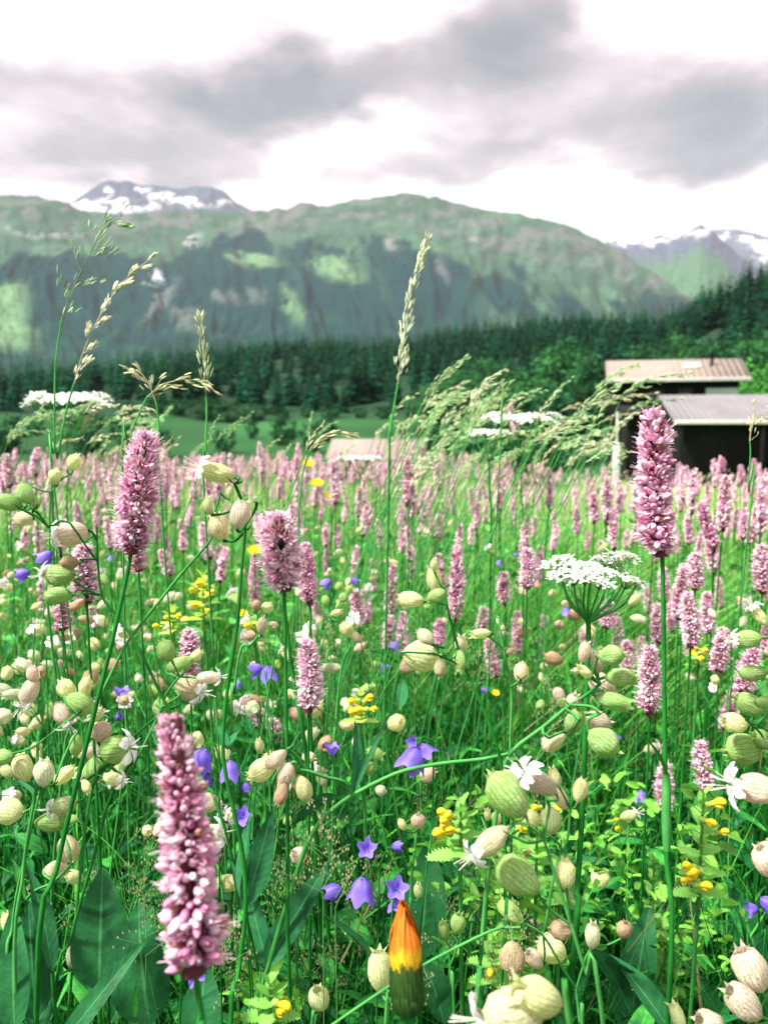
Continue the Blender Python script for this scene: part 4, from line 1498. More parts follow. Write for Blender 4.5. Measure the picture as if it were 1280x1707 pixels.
CAL = [calyx_mesh(1, .36, .41), calyx_mesh(2, .45, .35), calyx_mesh(3, .30, .45), calyx_mesh(4, .6, .37), calyx_mesh(5, .28, .31), calyx_mesh(6, .5, .33), calyx_mesh(7, .4, .42), calyx_mesh(8, .7, .30)]


def petals_mesh(seed, n=5):
    """white petals of the campion, each cleft in two, leaving the mouth of the bladder (z = 1)"""
    g = np.random.default_rng(seed)
    mb = MB()
    for k in range(n):
        a = k * 2 * math.pi / n + g.uniform(-.2, .2)
        droop = g.uniform(0.1, 0.9)
        for s in (-1, 1):
            b = a + s * g.uniform(0.16, 0.30)
            L = g.uniform(0.42, 0.62)
            pts = []
            for i in range(6):
                t = i / 5
                r_ = 0.08 + L * t * (1 - .15 * t)
                z = 1.02 + 0.16 * math.sin(t * 2.2) - droop * 0.35 * t * t
                wd = 0.035 + 0.10 * math.sin(math.pi * min(.9, t) ** 1.3) if t < 1 else 0.03
                bb = a + (b - a) * min(1, t * 1.8)
                for q in (-1, 0, 1):
                    pts.append((r_ * math.cos(bb) - q * wd * math.sin(bb), r_ * math.sin(bb) + q * wd * math.cos(bb), z + (0.02 if q == 0 else 0)))
            mb.add(pts, grid_faces(6, 3), np.array([0.86, 0.84, 0.82]) * g.uniform(.9, 1.05))
    for k in range(6):
        a = g.uniform(0, 6.28)
        r1 = g.uniform(.1, .35)
        tube(mb, spline([(0.03 * math.cos(a), 0.03 * math.sin(a), .95), (r1 * .5 * math.cos(a), r1 * .5 * math.sin(a), 1.25), (r1 * math.cos(a), r1 * math.sin(a), 1.55 + g.uniform(-.1, .15))], 6), 0.012, 4, (0.8, 0.78, 0.7))
    return mb.mesh('petals', [M['white']])


PET = [petals_mesh(5), petals_mesh(6), petals_mesh(8)]


def calyx_obj(parent, base, mouth_dir, L, tone, k, petal=False, fatten=1.0):
    q = mouth_dir.to_track_quat('Z', 'Y') @ Quaternion((0, 0, 1), k * 2.1)
    c = link('calyx', CAL[(k * 3 + int(L * 1e5)) % 8], parent, base - parent.location, q, (L * fatten * random.uniform(.85, 1.1), L * fatten * random.uniform(.85, 1.1), L))
    t = np.array(TONES[tone]) * random.uniform(0.88, 1.1)
    t[0] *= random.uniform(.94, 1.06)
    c.color = (*np.clip(t, 0, .9), 1)
    if petal:
        link('petals', PET[k % 3], c, (0, 0, .10), None, .92)
    return c


def campion(label, d, branches, cals, group=None, r=0.0009, leaves=(), extend=True, mat='paler_stem', depth_jit=0.03):
    """branches: pixel polylines, the first runs to the ground; cals: (x, y, size px, tone, petals, mouth dx, mouth dy)"""
    rnd = random.Random(str(label))
    main = [P(x, y, d) for x, y in branches[0]]
    mfull = to_ground(main) if extend else main
    rt = root('bladder_campion', mfull[-1], label, 'flower', group)
    mb = MB()
    tube(mb, spline(mfull, 28) - np.array(rt.location), np.linspace(r * .85, r * 1.25, 28), 6)
    nodes = list(zip(branches[0], main))
    for br_ in branches[1:]:
        pp = [P(x, y, d - 0.004 * i) for i, (x, y) in enumerate(br_)]
        tube(mb, spline(pp, 12) - np.array(rt.location), r * .8, 5)
        nodes += list(zip(br_, pp))
    for k, cdef in enumerate(cals):
        x, y, sz, tone = cdef[:4]
        pet = len(cdef) > 4 and cdef[4]
        npx, nw = min(nodes, key=lambda n_: math.hypot(n_[0][0] - x, n_[0][1] - y))
        if len(cdef) > 5:
            mdir = np.array([cdef[5], cdef[6]], float)
        else:
            mdir = np.array([x - npx[0], y - npx[1]], float) + np.array([rnd.uniform(-8, 8), rnd.uniform(-4, 8)])
        mdir /= max(np.linalg.norm(mdir), 1e-3)
        dd = d + rnd.uniform(-depth_jit, depth_jit) * .6
        L = sz * 1.08 / FPX * dd
        bpx = (x - mdir[0] * sz * 0.5, y - mdir[1] * sz * 0.5)
        base = P(bpx[0], bpx[1], dd)
        mouth = P(x + mdir[0] * sz * .5, y + mdir[1] * sz * .5, dd + rnd.uniform(-.35, .25) * L)
        axis = (mouth - base).normalized()
        calyx_obj(rt, base, axis, L, tone, rnd.randrange(5), pet, rnd.uniform(.92, 1.12))
        midp = nw * .45 + (base - axis * L * .35) * .55
        tube(mb, spline([nw, midp, base - axis * L * .04], 8) - np.array(rt.location), [r * .7] * 7 + [r * .9], 5)
        if rnd.random() < .5:   # tiny paired bracts at the fork
            for s in (-1, 1):
                e = nw + Vector((s * .004, -.002, .004)) - rt.location
                b0 = nw - rt.location
                mb.add([b0, b0 + Vector((s * .002, 0, .0005)), e], [(0, 1, 2)])
    link('stem', mb.mesh('stem', [M[mat]]), rt)
    for (bx, by, tx, ty, wpx, roll) in leaves:
        leaf_part(rt, P(bx, by, d), P(tx, ty, d + 0.02), wpx / FPX * d, 0.5, (0.028, 0.17, 0.06), roll)
    return rt


campion('campion with drooping white petals and several green bladders left of the tall left spike', 0.45,
        [[(162, 880), (163, 930), (170, 992), (189, 1018), (223, 1066), (261, 1141), (330, 1290), (400, 1480)], [(162, 935), (140, 905), (112, 868), (82, 878), (64, 862), (38, 850)], [(82, 880), (66, 858), (56, 850)],
         [(170, 992), (150, 985), (124, 968)], [(163, 932), (150, 932), (134, 933)], [(162, 900), (155, 888), (148, 884)], [(170, 992), (150, 990), (122, 990)]],
        [(43, 824, 34, 'G', 0, -.5, -1), (19, 839, 40, 'G', 0, -1, -.3), (62, 839, 23, 'G', 0, .4, -1), (41, 865, 30, 'T', 0, -1, 0), (125, 889, 46, 'P', 1, -1, .15), (119, 938, 28, 'B', 0, -1, 0), (103, 958, 44, 'G', 1, -1, .0), (101, 992, 40, 'G', 0, -1, 0), (131, 1007, 25, 'B', 0, -.8, .6)], mat='stem', r=.0008)
campion('campion with one cream bladder with white petals over two pinkish ones on a dark stem', 0.43,
        [[(409, 885), (402, 960), (396, 1040), (382, 1130), (374, 1200), (373, 1270), (392, 1360), (407, 1440), (409, 1530), (395, 1640), (383, 1740)], [(409, 885), (404, 840), (391, 806)], [(409, 875), (425, 850), (428, 838)]],
        [(368, 790, 50, 'Y', 1, -1, -.25), (400, 860, 42, 'P', 0, .2, -1), (367, 881, 40, 'T', 0, -.3, -.9), (349, 845, 26, 'Y', 0, -.2, -1)], r=.0012, mat='stem',
        leaves=[(409, 1510, 455, 1345, 44, .5), (409, 1505, 420, 1350, 30, -.6), (380, 1250, 355, 1205, 18, .3), (380, 1250, 401, 1218, 20, -.4), (402, 1520, 378, 1420, 14, .6)])
campion('pale campion stalk slanting from right to left beside the tall left spike', 0.50,
        [[(368, 822), (352, 880), (350, 902), (300, 960), (240, 1035), (205, 1085), (150, 1200), (100, 1320)]], [(383, 822, 18, 'Y', 0, 0, -1)], r=.0009)
campion('small campion with two cream bladders at the top left edge', 0.60,
        [[(86, 815), (84, 840), (83, 870), (84, 960), (90, 1100)], [(86, 820), (100, 802), (118, 790)], [(86, 820), (72, 818), (55, 812)]], [(124, 772, 26, 'Y', 0, .3, -1), (93, 796, 25, 'Y', 0, 0, -1)])
campion('campion with big white flower facing down at the left edge', 0.45,
        [[(72, 1205), (64, 1240), (60, 1320), (40, 1450), (30, 1707)], [(64, 1240), (110, 1205), (130, 1190)], [(64, 1240), (45, 1250), (15, 1258)]],
        [(52, 1148, 42, 'P', 1, -.45, .9), (103, 1187, 38, 'P', 1, .5, .8), (130, 1172, 44, 'G', 1, .9, .4), (112, 1150, 32, 'Y'), (143, 1146, 34, 'Y'), (56, 1126, 28, 'P'), (5, 1262, 32, 'G', 0, -1, 0)])
campion('campion with a cluster of pale round bladders left, above the big dark leaves', 0.46,
        [[(66, 1325), (44, 1420), (22, 1540), (22, 1707)], [(66, 1325), (72, 1310), (90, 1308)]], [(40, 1282, 42, 'Y', 0, -.3, -.9), (74, 1291, 40, 'W', 0, 0, -.2), (106, 1294, 38, 'Y', 0, .8, -.7), (127, 1240, 32, 'G', 0, 0, 1), (17, 1352, 44, 'Y', 0, -1, -.1), (81, 1371, 46, 'G', 0, 1, 0.0)],
        leaves=[(60, 1330, 24, 1300, 14, 0.2), (60, 1700, 48, 1500, 60, .2), (30, 1760, 115, 1620, 34, .5)])
campion('campion with green bladders on crossing dark stalks just left of the big front spike', 0.47,
        [[(232, 1250), (185, 1330), (165, 1400), (120, 1560), (90, 1707)], [(300, 1175), (255, 1200), (190, 1262), (140, 1330)], [(240, 1262), (200, 1266), (160, 1290), (142, 1302)]],
        [(192, 1250, 48, 'G', 1, 1, -.15), (170, 1220, 32, 'P', 0, .4, -1), (157, 1281, 38, 'G', 0, 0, 1), (208, 1278, 30, 'G', 0, 0, 1), (188, 1298, 30, 'Y', 1, 1, .2), (144, 1310, 22, 'Y'), (110, 1343, 38, 'Y', 1, -.9, .3)], mat='stem')
campion('campion with two tan bladders low on the left among dark leaves', 0.47, [[(120, 1440), (90, 1470), (45, 1500), (20, 1600)]], [(113, 1412, 40, 'T', 0, .2, 1), (93, 1450, 36, 'T', 0, 1, 0)])
campion('campion with cream bladders hanging right behind the big front spike', 0.47,
        [[(330, 1350), (362, 1440), (372, 1530), (350, 1707)]], [(344, 1336, 36, 'T', 1, .8, .3), (352, 1392, 40, 'Y', 1, .9, -.2), (376, 1472, 40, 'Y', 0, 1, .05), (345, 1482, 34, 'Y', 0, -1, 0)])
campion('campion with brown and green netted bladders above the big front spike', 0.47,
        [[(275, 1160), (268, 1185), (215, 1290), (140, 1400)], [(275, 1160), (290, 1140), (300, 1128)], [(268, 1180), (285, 1170), (300, 1160)]],
        [(299, 1108, 44, 'G', 0, .9, -.3), (312, 1145, 42, 'T', 1, 1, .35), (344, 1129, 32, 'P', 1, 1, 0), (279, 1086, 34, 'G', 0, -.5, -1), (268, 1178, 28, 'G', 0, .2, .9), (325, 1095, 24, 'Y')])
campion('bent campion arching across the centre with five bladders on its left arm', 0.46,
        [[(850, 1256), (800, 1266), (740, 1272), (680, 1283), (640, 1298), (587, 1326), (545, 1358), (515, 1400), (490, 1470), (462, 1560), (440, 1640), (425, 1707)], [(587, 1326), (575, 1304), (545, 1296), (515, 1286), (494, 1284)], [(510, 1287), (495, 1262), (482, 1250)]],
        [(462, 1264, 38, 'P', 0, -.8, .7), (441, 1281, 44, 'Y', 0, -.9, .5), (478, 1290, 38, 'P', 0, -.4, .9), (470, 1321, 32, 'B', 0, -.3, .9), (505, 1312, 42, 'Y', 0, .2, .5)], r=.0013,
        leaves=[(587, 1322, 590, 1195, 24, .8), (590, 1322, 655, 1180, 8, .2), (560, 1325, 487, 1378, 26, .3), (585, 1328, 560, 1322, 34, 0.5), (445, 1610, 552, 1432, 46, .3), (448, 1612, 408, 1440, 36, -.4)])
campion('thick cluster of ten veined bladders at the right end of the arching stalk', 0.46,
        [[(1000, 1140), (975, 1160), (950, 1175), (905, 1212), (850, 1256), (835, 1310), (815, 1440), (800, 1600), (790, 1707)], [(975, 1160), (990, 1150), (1005, 1150)], [(940, 1180), (955, 1190), (965, 1200)], [(905, 1212), (905, 1222), (915, 1230)], [(950, 1175), (985, 1178), (1000, 1190)]],
        [(973, 1089, 32, 'P', 0, .1, -.4), (1016, 1093, 38, 'G', 0, .9, -.1), (996, 1106, 32, 'P', 0, 0, -.4), (1032, 1129, 46, 'G', 0, 1, 0), (1001, 1142, 44, 'P', 0, .7, .4), (1018, 1168, 50, 'G', 0, 1, .25), (957, 1203, 44, 'G', 0, .2, -.4), (993, 1201, 44, 'P', 0, 1, .2), (1001, 1234, 50, 'G', 0, .8, .6), (928, 1234, 36, 'T', 0, -.6, .5), (955, 1172, 30, 'P'), (975, 1120, 26, 'Y')], r=.0012)
campion('campion with cream bladders up the leaning dark stalk right of centre', 0.45,
        [[(740, 980), (745, 1010), (762, 1075), (778, 1120), (800, 1170), (830, 1250), (840, 1330), (842, 1500), (838, 1600)], [(745, 1010), (725, 1002), (706, 1003)], [(778, 1120), (750, 1100), (722, 1090)], [(740, 1080), (720, 1075), (710, 1070)]],
        [(687, 1000, 40, 'Y', 0, -1, -.1), (725, 970, 40, 'Y', 0, -.2, -1), (724, 943, 20, 'Y', 0, 0, -1), (729, 992, 30, 'G', 0, -.6, .3), (711, 1063, 30, 'W', 0, -.7, -.6), (697, 1093, 52, 'Y', 0, .9, .15), (734, 1111, 28, 'T', 0, 0, 1), (765, 1099, 34, 'G', 0, 0, .6), (768, 1075, 26, 'T', 0, .1, -1)], mat='stem', r=.0009,
        leaves=[(666, 1180, 672, 1130, 20, .3)])
campion('blurred front campion with a large green bladder and two with white petals', 0.335,
        [[(905, 1395), (925, 1460), (948, 1530), (975, 1620), (1010, 1750)], [(905, 1395), (880, 1378), (862, 1370)], [(905, 1395), (915, 1350), (912, 1335)], [(948, 1540), (915, 1515), (898, 1494)], [(950, 1540), (946, 1500), (944, 1482)], [(905, 1400), (880, 1405), (850, 1392)]],
        [(850, 1330, 78, 'G', 0, -.62, -.75), (899, 1305, 62, 'P', 1, -.7, -.45), (822, 1399, 62, 'T', 1, -.75, .6), (868, 1465, 74, 'G', 0, -.75, -.62), (942, 1461, 46, 'Y', 0, 0, -1), (937, 1549, 36, 'B', 0, -1, .1)], r=.0008, depth_jit=.01)
campion('campion with small tan and cream bladders just right of the large green bladder', 0.48,
        [[(950, 1345), (945, 1400), (925, 1450), (905, 1560), (880, 1650)], [(935, 1415), (925, 1400), (900, 1385)]], [(926, 1298, 30, 'Y'), (934, 1332, 38, 'T', 0, -.5, -.9), (966, 1320, 36, 'Y', 0, .2, -1), (885, 1365, 30, 'Y', 0, -.8, -.5), (918, 1371, 40, 'Y', 0, 0, -1)])
campion('campion with a fan of five striped bladders right of the hawkbit bud', 0.44,
        [[(960, 1648), (966, 1707), (970, 1760)], [(960, 1648), (935, 1610), (905, 1560), (875, 1540)], [(960, 1650), (975, 1600), (985, 1580)], [(832, 1546), (850, 1546), (868, 1546)]],
        [(987, 1560, 42, 'W', 0, .1, -1), (922, 1584, 46, 'Y', 0, -.8, -.5), (889, 1597, 36, 'P', 0, -.7, -.7), (854, 1592, 46, 'B', 0, 0, 1), (1040, 1549, 27, 'B', 0, .2, -1), (854, 1523, 48, 'G', 0, -.7, -.7)], leaves=[(1010, 1600, 1105, 1700, 40, .4), (985, 1582, 1050, 1690, 50, .3)])
campion('two big blurred cream bladders with white petals at the bottom edge', 0.27,
        [[(935, 1720), (950, 1760), (960, 1800)]], [(893, 1662, 84, 'Y', 0, -.9, -.3), (862, 1688, 96, 'T', 1, -1, .25)], r=.0008, depth_jit=.005)
campion('two striped pink bladders in the lower right corner', 0.37,
        [[(1300, 1700), (1310, 1760), (1320, 1800)]], [(1254, 1622, 66, 'P', 0, -.45, -.9), (1240, 1672, 64, 'P', 0, -.6, -.5), (1180, 1705, 50, 'P', 0, -.8, -.3), (1132, 1703, 40, 'Y', 0, -.3, -.8)], depth_jit=.01)
campion('campion with six pale green bladders up the right edge', 0.46,
        [[(1296, 1060), (1300, 1150), (1302, 1260), (1296, 1400), (1290, 1707)], [(1300, 1150), (1285, 1180), (1262, 1205), (1248, 1204)]],
        [(1268, 1030, 34, 'Y', 1, -.6, -.8), (1250, 1065, 38, 'G', 1, -1, .1), (1257, 1122, 42, 'G', 0, -1, 0), (1253, 1176, 46, 'G', 0, -.8, -.4), (1225, 1205, 38, 'Y', 0, -1, -.2), (1241, 1249, 52, 'G', 0, -1, .1), (1276, 1234, 42, 'G', 0, -.5, -.2), (1272, 1172, 28, 'G')])
campion('blurred pink campion with white petals pointing left at the right edge', 0.35,
        [[(1312, 1335), (1320, 1400), (1330, 1500)]], [(1270, 1316, 70, 'P', 1, -1, -.15), (1278, 1433, 54, 'P', 0, -.5, -.8)], depth_jit=.005)
campion('round cream bladder beside the hawkbit bud on a slanting stalk', 0.385,
        [[(652, 1660), (645, 1700), (640, 1760)], [(840, 1545), (800, 1560), (700, 1612), (610, 1670), (545, 1715)], [(655, 1690), (655, 1670), (650, 1655)]], [(634, 1625, 60, 'Y', 0, -.1, -1), (661, 1673, 30, 'Y', 0, .1, -1)])
campion('campion with two upright green buds right of the hawkbit bud', 0.47, [[(747, 1575), (752, 1640), (758, 1707)], [(750, 1610), (760, 1585), (764, 1562)]], [(740, 1551, 32, 'G', 0, -.2, -1), (763, 1540, 32, 'G', 0, .1, -1)],
        leaves=[(752, 1650, 720, 1690, 16, .3)])
campion('campion with one round pinkish bladder above a dark straight stalk', 0.50, [[(695, 1385), (688, 1440), (684, 1500), (680, 1600)]], [(697, 1369, 24, 'P', 0, 0, -1), (671, 1376, 18, 'Y', 0, -.5, -1), (697, 1486, 22, 'Y', 0, 0, -1)])
campion('thin campion with small curled brown bladder right of centre', 0.52, [[(832, 1030), (838, 1080), (852, 1150), (850, 1250), (852, 1400)], [(838, 1080), (820, 1065), (812, 1060)], [(850, 1145), (862, 1138), (868, 1132)]],
        [(868, 1123, 30, 'T', 0, .1, -.6), (802, 1056, 32, 'Y', 0, -1, .1), (830, 1035, 12, 'T'), (838, 1046, 10, 'T')])
campion('campion with a pinkish bud against the dark stem below the thick pale spike', 0.50, [[(432, 1058), (418, 1075), (402, 1082), (392, 1150), (388, 1280)]], [(437, 1043, 28, 'P', 0, .1, -1), (446, 1013, 18, 'Y'), (428, 1010, 16, 'B')])
campion('campion bladders half hidden by leaves in the bottom left corner', 0.48, [[(30, 1640), (28, 1670), (25, 1707)]], [(120, 1597, 34, 'W', 0, 0, -1), (14, 1542, 32, 'Y', 0, -.3, -1), (20, 1605, 32, 'T', 0, 0, -1), (30, 1632, 30, 'Y', 0, 0, -1)])
campion('campion with pair of tan bladders in the middle distance under the pale spike', 0.62, [[(585, 1075), (570, 1110), (560, 1200), (555, 1330)]], [(590, 1060, 28, 'T', 0, .6, .5), (578, 1050, 26, 'Y', 0, -.3, -1), (577, 1208, 24, 'T', 0, 1, .1), (500, 1163, 24, 'Y')])
campion('campion with a cluster of small round green buds right of the dark pink spike', 0.75, [[(552, 1030), (548, 1080), (545, 1180)]], [(543, 1003, 17, 'G'), (566, 1010, 17, 'G'), (572, 997, 16, 'G'), (580, 985, 16, 'G'), (565, 979, 15, 'G'), (560, 1022, 18, 'Y'), (575, 1040, 17, 'G')])
campion('crumpled pale bladder low in front left of the hawkbit bud', 0.45, [[(528, 1690), (520, 1730), (515, 1760)]], [(531, 1663, 38, 'Y', 0, -.2, -1)])
campion('tan bladders low beside the tall dark stem right of the big front spike', 0.5, [[(505, 1470), (500, 1520), (495, 1600)], [(433, 1290), (425, 1330), (420, 1400)]], [(433, 1245, 24, 'Y'), (800, 1343, 18, 'Y'), (812, 1358, 17, 'Y'), (826, 1364, 18, 'Y')][:1])
campion('three small cream buds just left of the large green bladder', 0.5, [[(812, 1385), (812, 1450), (810, 1520)]], [(800, 1343, 19, 'Y', 0, 0, -1), (812, 1359, 18, 'Y', 0, 0, -1), (827, 1364, 20, 'Y', 0, 0, -1)])

# copied campions: crowds of small bladders in the middle distance, thickest on the left
CP = []
for k in range(6):
    g = np.random.default_rng(700 + k)
    rt = root('bladder_campion', (0, 0, -50), 'x', 'flower')
    rt.location = (0, 0, 0)
    mb = MB()
    top = Vector((0.03 * math.sin(k), 0.02, 0.50))
    tube(mb, spline([(0, 0, 0), (0.01, 0, .25), tuple(top)], 8), np.linspace(.0013, .0008, 8), 5)
    for q in range(7):
        a = q * 2.4 + k
        hb = 0.50 - 0.028 * q * .7
        bpos = Vector((top.x + math.cos(a) * g.uniform(.018, .05), top.y + math.sin(a) * g.uniform(.018, .05), hb + g.uniform(-.02, .03)))
        ax = Vector((math.cos(a), math.sin(a), g.uniform(-.5, .8))).normalized()
        L = g.uniform(0.009, 0.0165)
        calyx_obj(rt, bpos, ax, L, ['Y', 'G', 'T', 'P', 'Y', 'B', 'W'][(q + k) % 7], q + k, petal=(q % 5 == 0))
        tube(mb, spline([(top.x * .9, top.y, hb - .05), tuple(Vector((top.x, top.y, hb - .03)) * .5 + bpos * .5 - Vector((0, 0, .008))), tuple(bpos)], 5), .0005, 4)
    link('stem', mb.mesh('stem', [M['paler_stem']]), rt)
    for s in (-1, 1):
        v_, f_, u_ = leaf_grid(0.06, 0.014, 0.8, .3, .04, 8)
        m2 = MB()
        m2.add(v_, f_, (0.03, 0.17, 0.06), 0, u_)
        lf = link('leaf', m2.mesh('leaf', [M['leaf']]), rt, (0.01, 0, .27))
        lf.rotation_euler = (0.6, 0, s * 1.57)
    CP.append(rt)
g = np.random.default_rng(77)
CS = []
for (x0, x1, y0, y1, n_) in [(0, 60, 880, 1010, 6), (60, 220, 840, 900, 7), (140, 260, 950, 1080, 6), (0, 120, 1000, 1100, 5), (120, 330, 1020, 1120, 6), (330, 460, 1000, 1120, 5), (340, 470, 1160, 1250, 1), (560, 760, 860, 960, 4), (780, 1000, 880, 1060, 5), (480, 640, 1080, 1180, 3),
                             (0, 330, 780, 870, 8), (330, 560, 800, 960, 7), (0, 260, 1170, 1230, 1), (540, 700, 960, 1100, 3), (1090, 1260, 1000, 1120, 2), (850, 960, 1290, 1420, 1)]:
    for k in range(n_):
        CS.append((g.uniform(x0, x1), g.uniform(y0, y1)))
usedp = set()
for (px, py) in CS:
    # distance at which a 0.5 m plant shows its head there
    d = min(3.2, max(0.62, 0.20 / max((py - HOR) / FPX, 0.02)) * g.uniform(.9, 1.15))
    q = P(px, py, d)
    k = int(g.integers(0, 6))
    rt = CP[k] if k not in usedp else copy_tree(CP[k])
    usedp.add(k)
    z = gz(q.x, q.y)
    s = (q.z - z) / 0.49
    rt.location = (q.x, q.y, z)
    rt.scale = (1, 1, s)
    rt.rotation_euler.z = g.uniform(0, 6.28)
    rt['label'] = unique('campion with small mixed bladders', px, py)
    rt['group'] = 'bladder campions in the crowd'
    rt['category'] = 'flower'

# ------------------------------------------------------------------ harebells
def bell_mesh(seed, flare=0.5, dark=1.0):
    """bell of length 1 along +Z (mouth at z = 1), five pointed lobes"""
    g = np.random.default_rng(seed)
    rows, cols = 9, 31
    v, c = [], []
    for i in range(rows):
        t = i / (rows - 1)
        for j in range(cols):
            a = 2 * math.pi * j / (cols - 1)
            lobe = 0.5 + 0.5 * math.cos(5 * a)
            r_ = 0.06 + 0.36 * math.sin(min(1, t * 1.6) * math.pi / 2) + flare * max(0, t - .55) ** 1.3 * (0.55 + .8 * lobe)
            z = t * (0.74 + 0.30 * (lobe ** 1.3) * max(0, t - .35) / .65)
            v.append((r_ * math.cos(a), r_ * math.sin(a), z))
            mid_ = abs(math.sin(2.5 * a)) ** 6
            base = np.array([0.20, 0.13, 0.72]) * (1 - t * .3) + np.array([0.34, 0.24, 0.86]) * t * .45
            c.append(base * (0.75 + .35 * mid_) * dark)
    mb = MB()
    mb.add(v, grid_faces(rows, cols), c)
    tube(mb, [(0, 0, .15), (0, 0, .75)], [.025, .03], 5, (0.75, 0.72, 0.8))
    for k in range(5):
        a = k * 1.257
        tube(mb, [(0.05 * math.cos(a), 0.05 * math.sin(a), 0), (0.2 * math.cos(a), .2 * math.sin(a), .06), (0.34 * math.cos(a), .34 * math.sin(a), -.04)], [.02, .015, .004], 4, (0.03, 0.10, 0.03))
    return mb.mesh('bell', [M['violet']])


BELL = [bell_mesh(1, .45), bell_mesh(2, .85), bell_mesh(3, .12, .75), bell_mesh(4, 1.4)]


def harebell(label, d, bells, stem, group=None, leaves=True):
    """bells: (x, y, size px, mouth dx, mouth dy, type); mouth dz toward the eye by type 3"""
    pts = to_ground([P(x, y, d) for x, y in stem])
    rt = root('harebell', pts[-1], label, 'flower', group)
    mb = MB()
    tube(mb, spline(pts, 20) - np.array(rt.location), .0006, 5)
    rnd = random.Random(label)
    for (x, y, sz, dx, dy, ty) in bells:
        L = sz / FPX * d * (.42 if ty == 3 else .62 if ty == 1 else .9)
        n_ = math.hypot(dx, dy) or 1
        ax = (P(x + dx / n_ * 10, y + dy / n_ * 10, d) - P(x, y, d)).normalized()
        if ty == 3:
            ax = (ax * .6 + Vector((0, -1, 0.15))).normalized()
        base = P(x, y, d) - ax * L * .5
        link('bell', BELL[ty], rt, base - rt.location, ax.to_track_quat('Z', 'Y') @ Quaternion((0, 0, 1), rnd.uniform(0, 6)), L)
        nd = min(stem, key=lambda s_: math.hypot(s_[0] - x, s_[1] - y))
        nd = P(nd[0], nd[1], d)
        tube(mb, spline([nd, (nd + base) * .5 + Vector((0, 0, L * .25)), base - ax * L * .12, base], 8) - np.array(rt.location), .0004, 4)
    link('stem', mb.mesh('stem', [M['stem']]), rt)
    return rt


harebell('two hanging violet harebells on an arched stalk right of centre', 0.47, [(690, 1264, 50, -.45, 1, 0), (708, 1250, 40, .5, .8, 1), (688, 1236, 26, -1, -.3, 3)], [(712, 1232), (722, 1240), (722, 1300), (718, 1400), (700, 1560)])
harebell('two violet harebells between the straight dark stems left of centre', 0.62, [(428, 1115, 34, -1, .3, 1), (447, 1122, 30, .2, 1, 0)], [(440, 1100), (446, 1096), (455, 1180), (460, 1300)])
harebell('open lilac harebell facing up under the bent campion arm', 0.55, [(554, 1250, 30, 0, -1, 1)], [(556, 1270), (560, 1330), (560, 1420)])
harebell('open lilac harebell right of the big front spike', 0.45, [(404, 1362, 40, 0, -1, 3)], [(404, 1385), (408, 1430), (412, 1520)])
harebell('pale violet harebell peeping out behind the top of the big front spike', 0.46, [(336, 1266, 46, -.4, 1, 0), (346, 1300, 24, 0, 1, 2)], [(352, 1238), (362, 1250), (372, 1330), (366, 1450)])
harebell('deep blue harebell behind the crossing stems right of the big front spike', 0.46, [(384, 1283, 36, 0, 1, 0), (409, 1312, 20, .5, .8, 2)], [(385, 1260), (396, 1262), (402, 1350), (405, 1450)])
harebell('cluster of crumpled violet harebells left of the hawkbit bud', 0.46, [(612, 1415, 40, -.2, -1, 3), (603, 1482, 46, -.1, 1, 0), (556, 1486, 34, -1, .5, 2), (662, 1411, 22, 1, -.1, 2)], [(640, 1425), (632, 1450), (632, 1500), (630, 1580), (628, 1680)])
harebell('lilac harebell with round open lobes just above the hawkbit bud', 0.46, [(662, 1482, 46, 0, -.6, 3), (660, 1506, 34, 0, 1, 1)], [(664, 1500), (655, 1530), (648, 1600)])
harebell('harebells low behind the foot of the big front spike', 0.36, [(322, 1585, 44, -.3, -.6, 3), (325, 1622, 40, .6, 1, 1), (300, 1585, 28, -1, 0, 0)], [(318, 1600), (310, 1640), (300, 1707)])
harebell('blurred violet harebell at the left edge behind the striped bladders', 0.55, [(78, 928, 38, -.6, .6, 1), (40, 957, 24, -.8, .3, 0)], [(96, 900), (104, 930), (106, 1050)])
harebell('small blue harebell above the big front spike', 0.62, [(204, 1156, 32, 0, -1, 1), (199, 1195, 17, .4, -.5, 2)], [(205, 1175), (208, 1220), (215, 1300)])
harebell('lilac harebell under the green tall stem on the right', 0.62, [(1068, 1326, 30, 0, 1, 1)], [(1066, 1305), (1074, 1330), (1076, 1420)])
harebell('violet harebells at the lower right edge', 0.5, [(1254, 1515, 30, -1, .2, 1), (1276, 1505, 28, .6, .4, 0)], [(1262, 1500), (1266, 1560), (1268, 1640)])
for k, (x, y, sz, ty) in enumerate([(545, 972, 20, 0), (659, 1076, 26, 1), (640, 1112, 20, 1), (942, 1018, 20, 1), (590, 968, 16, 2), (832, 938, 14, 1), (16, 1120, 14, 0), (185, 930, 14, 1), (398, 760 + 380, 18, 1), (1023, 1228, 16, 0), (806, 1150, 12, 2), (860, 925, 12, 1), (130, 895, 12, 0)]):
    harebell(unique('small distant violet harebell', x, y), 0.85, [(x, y, sz, random.uniform(-1, 1), .7, ty)], [(x + 6, y - sz * .6), (x + 8, y + 10), (x + 12, y + 120)])


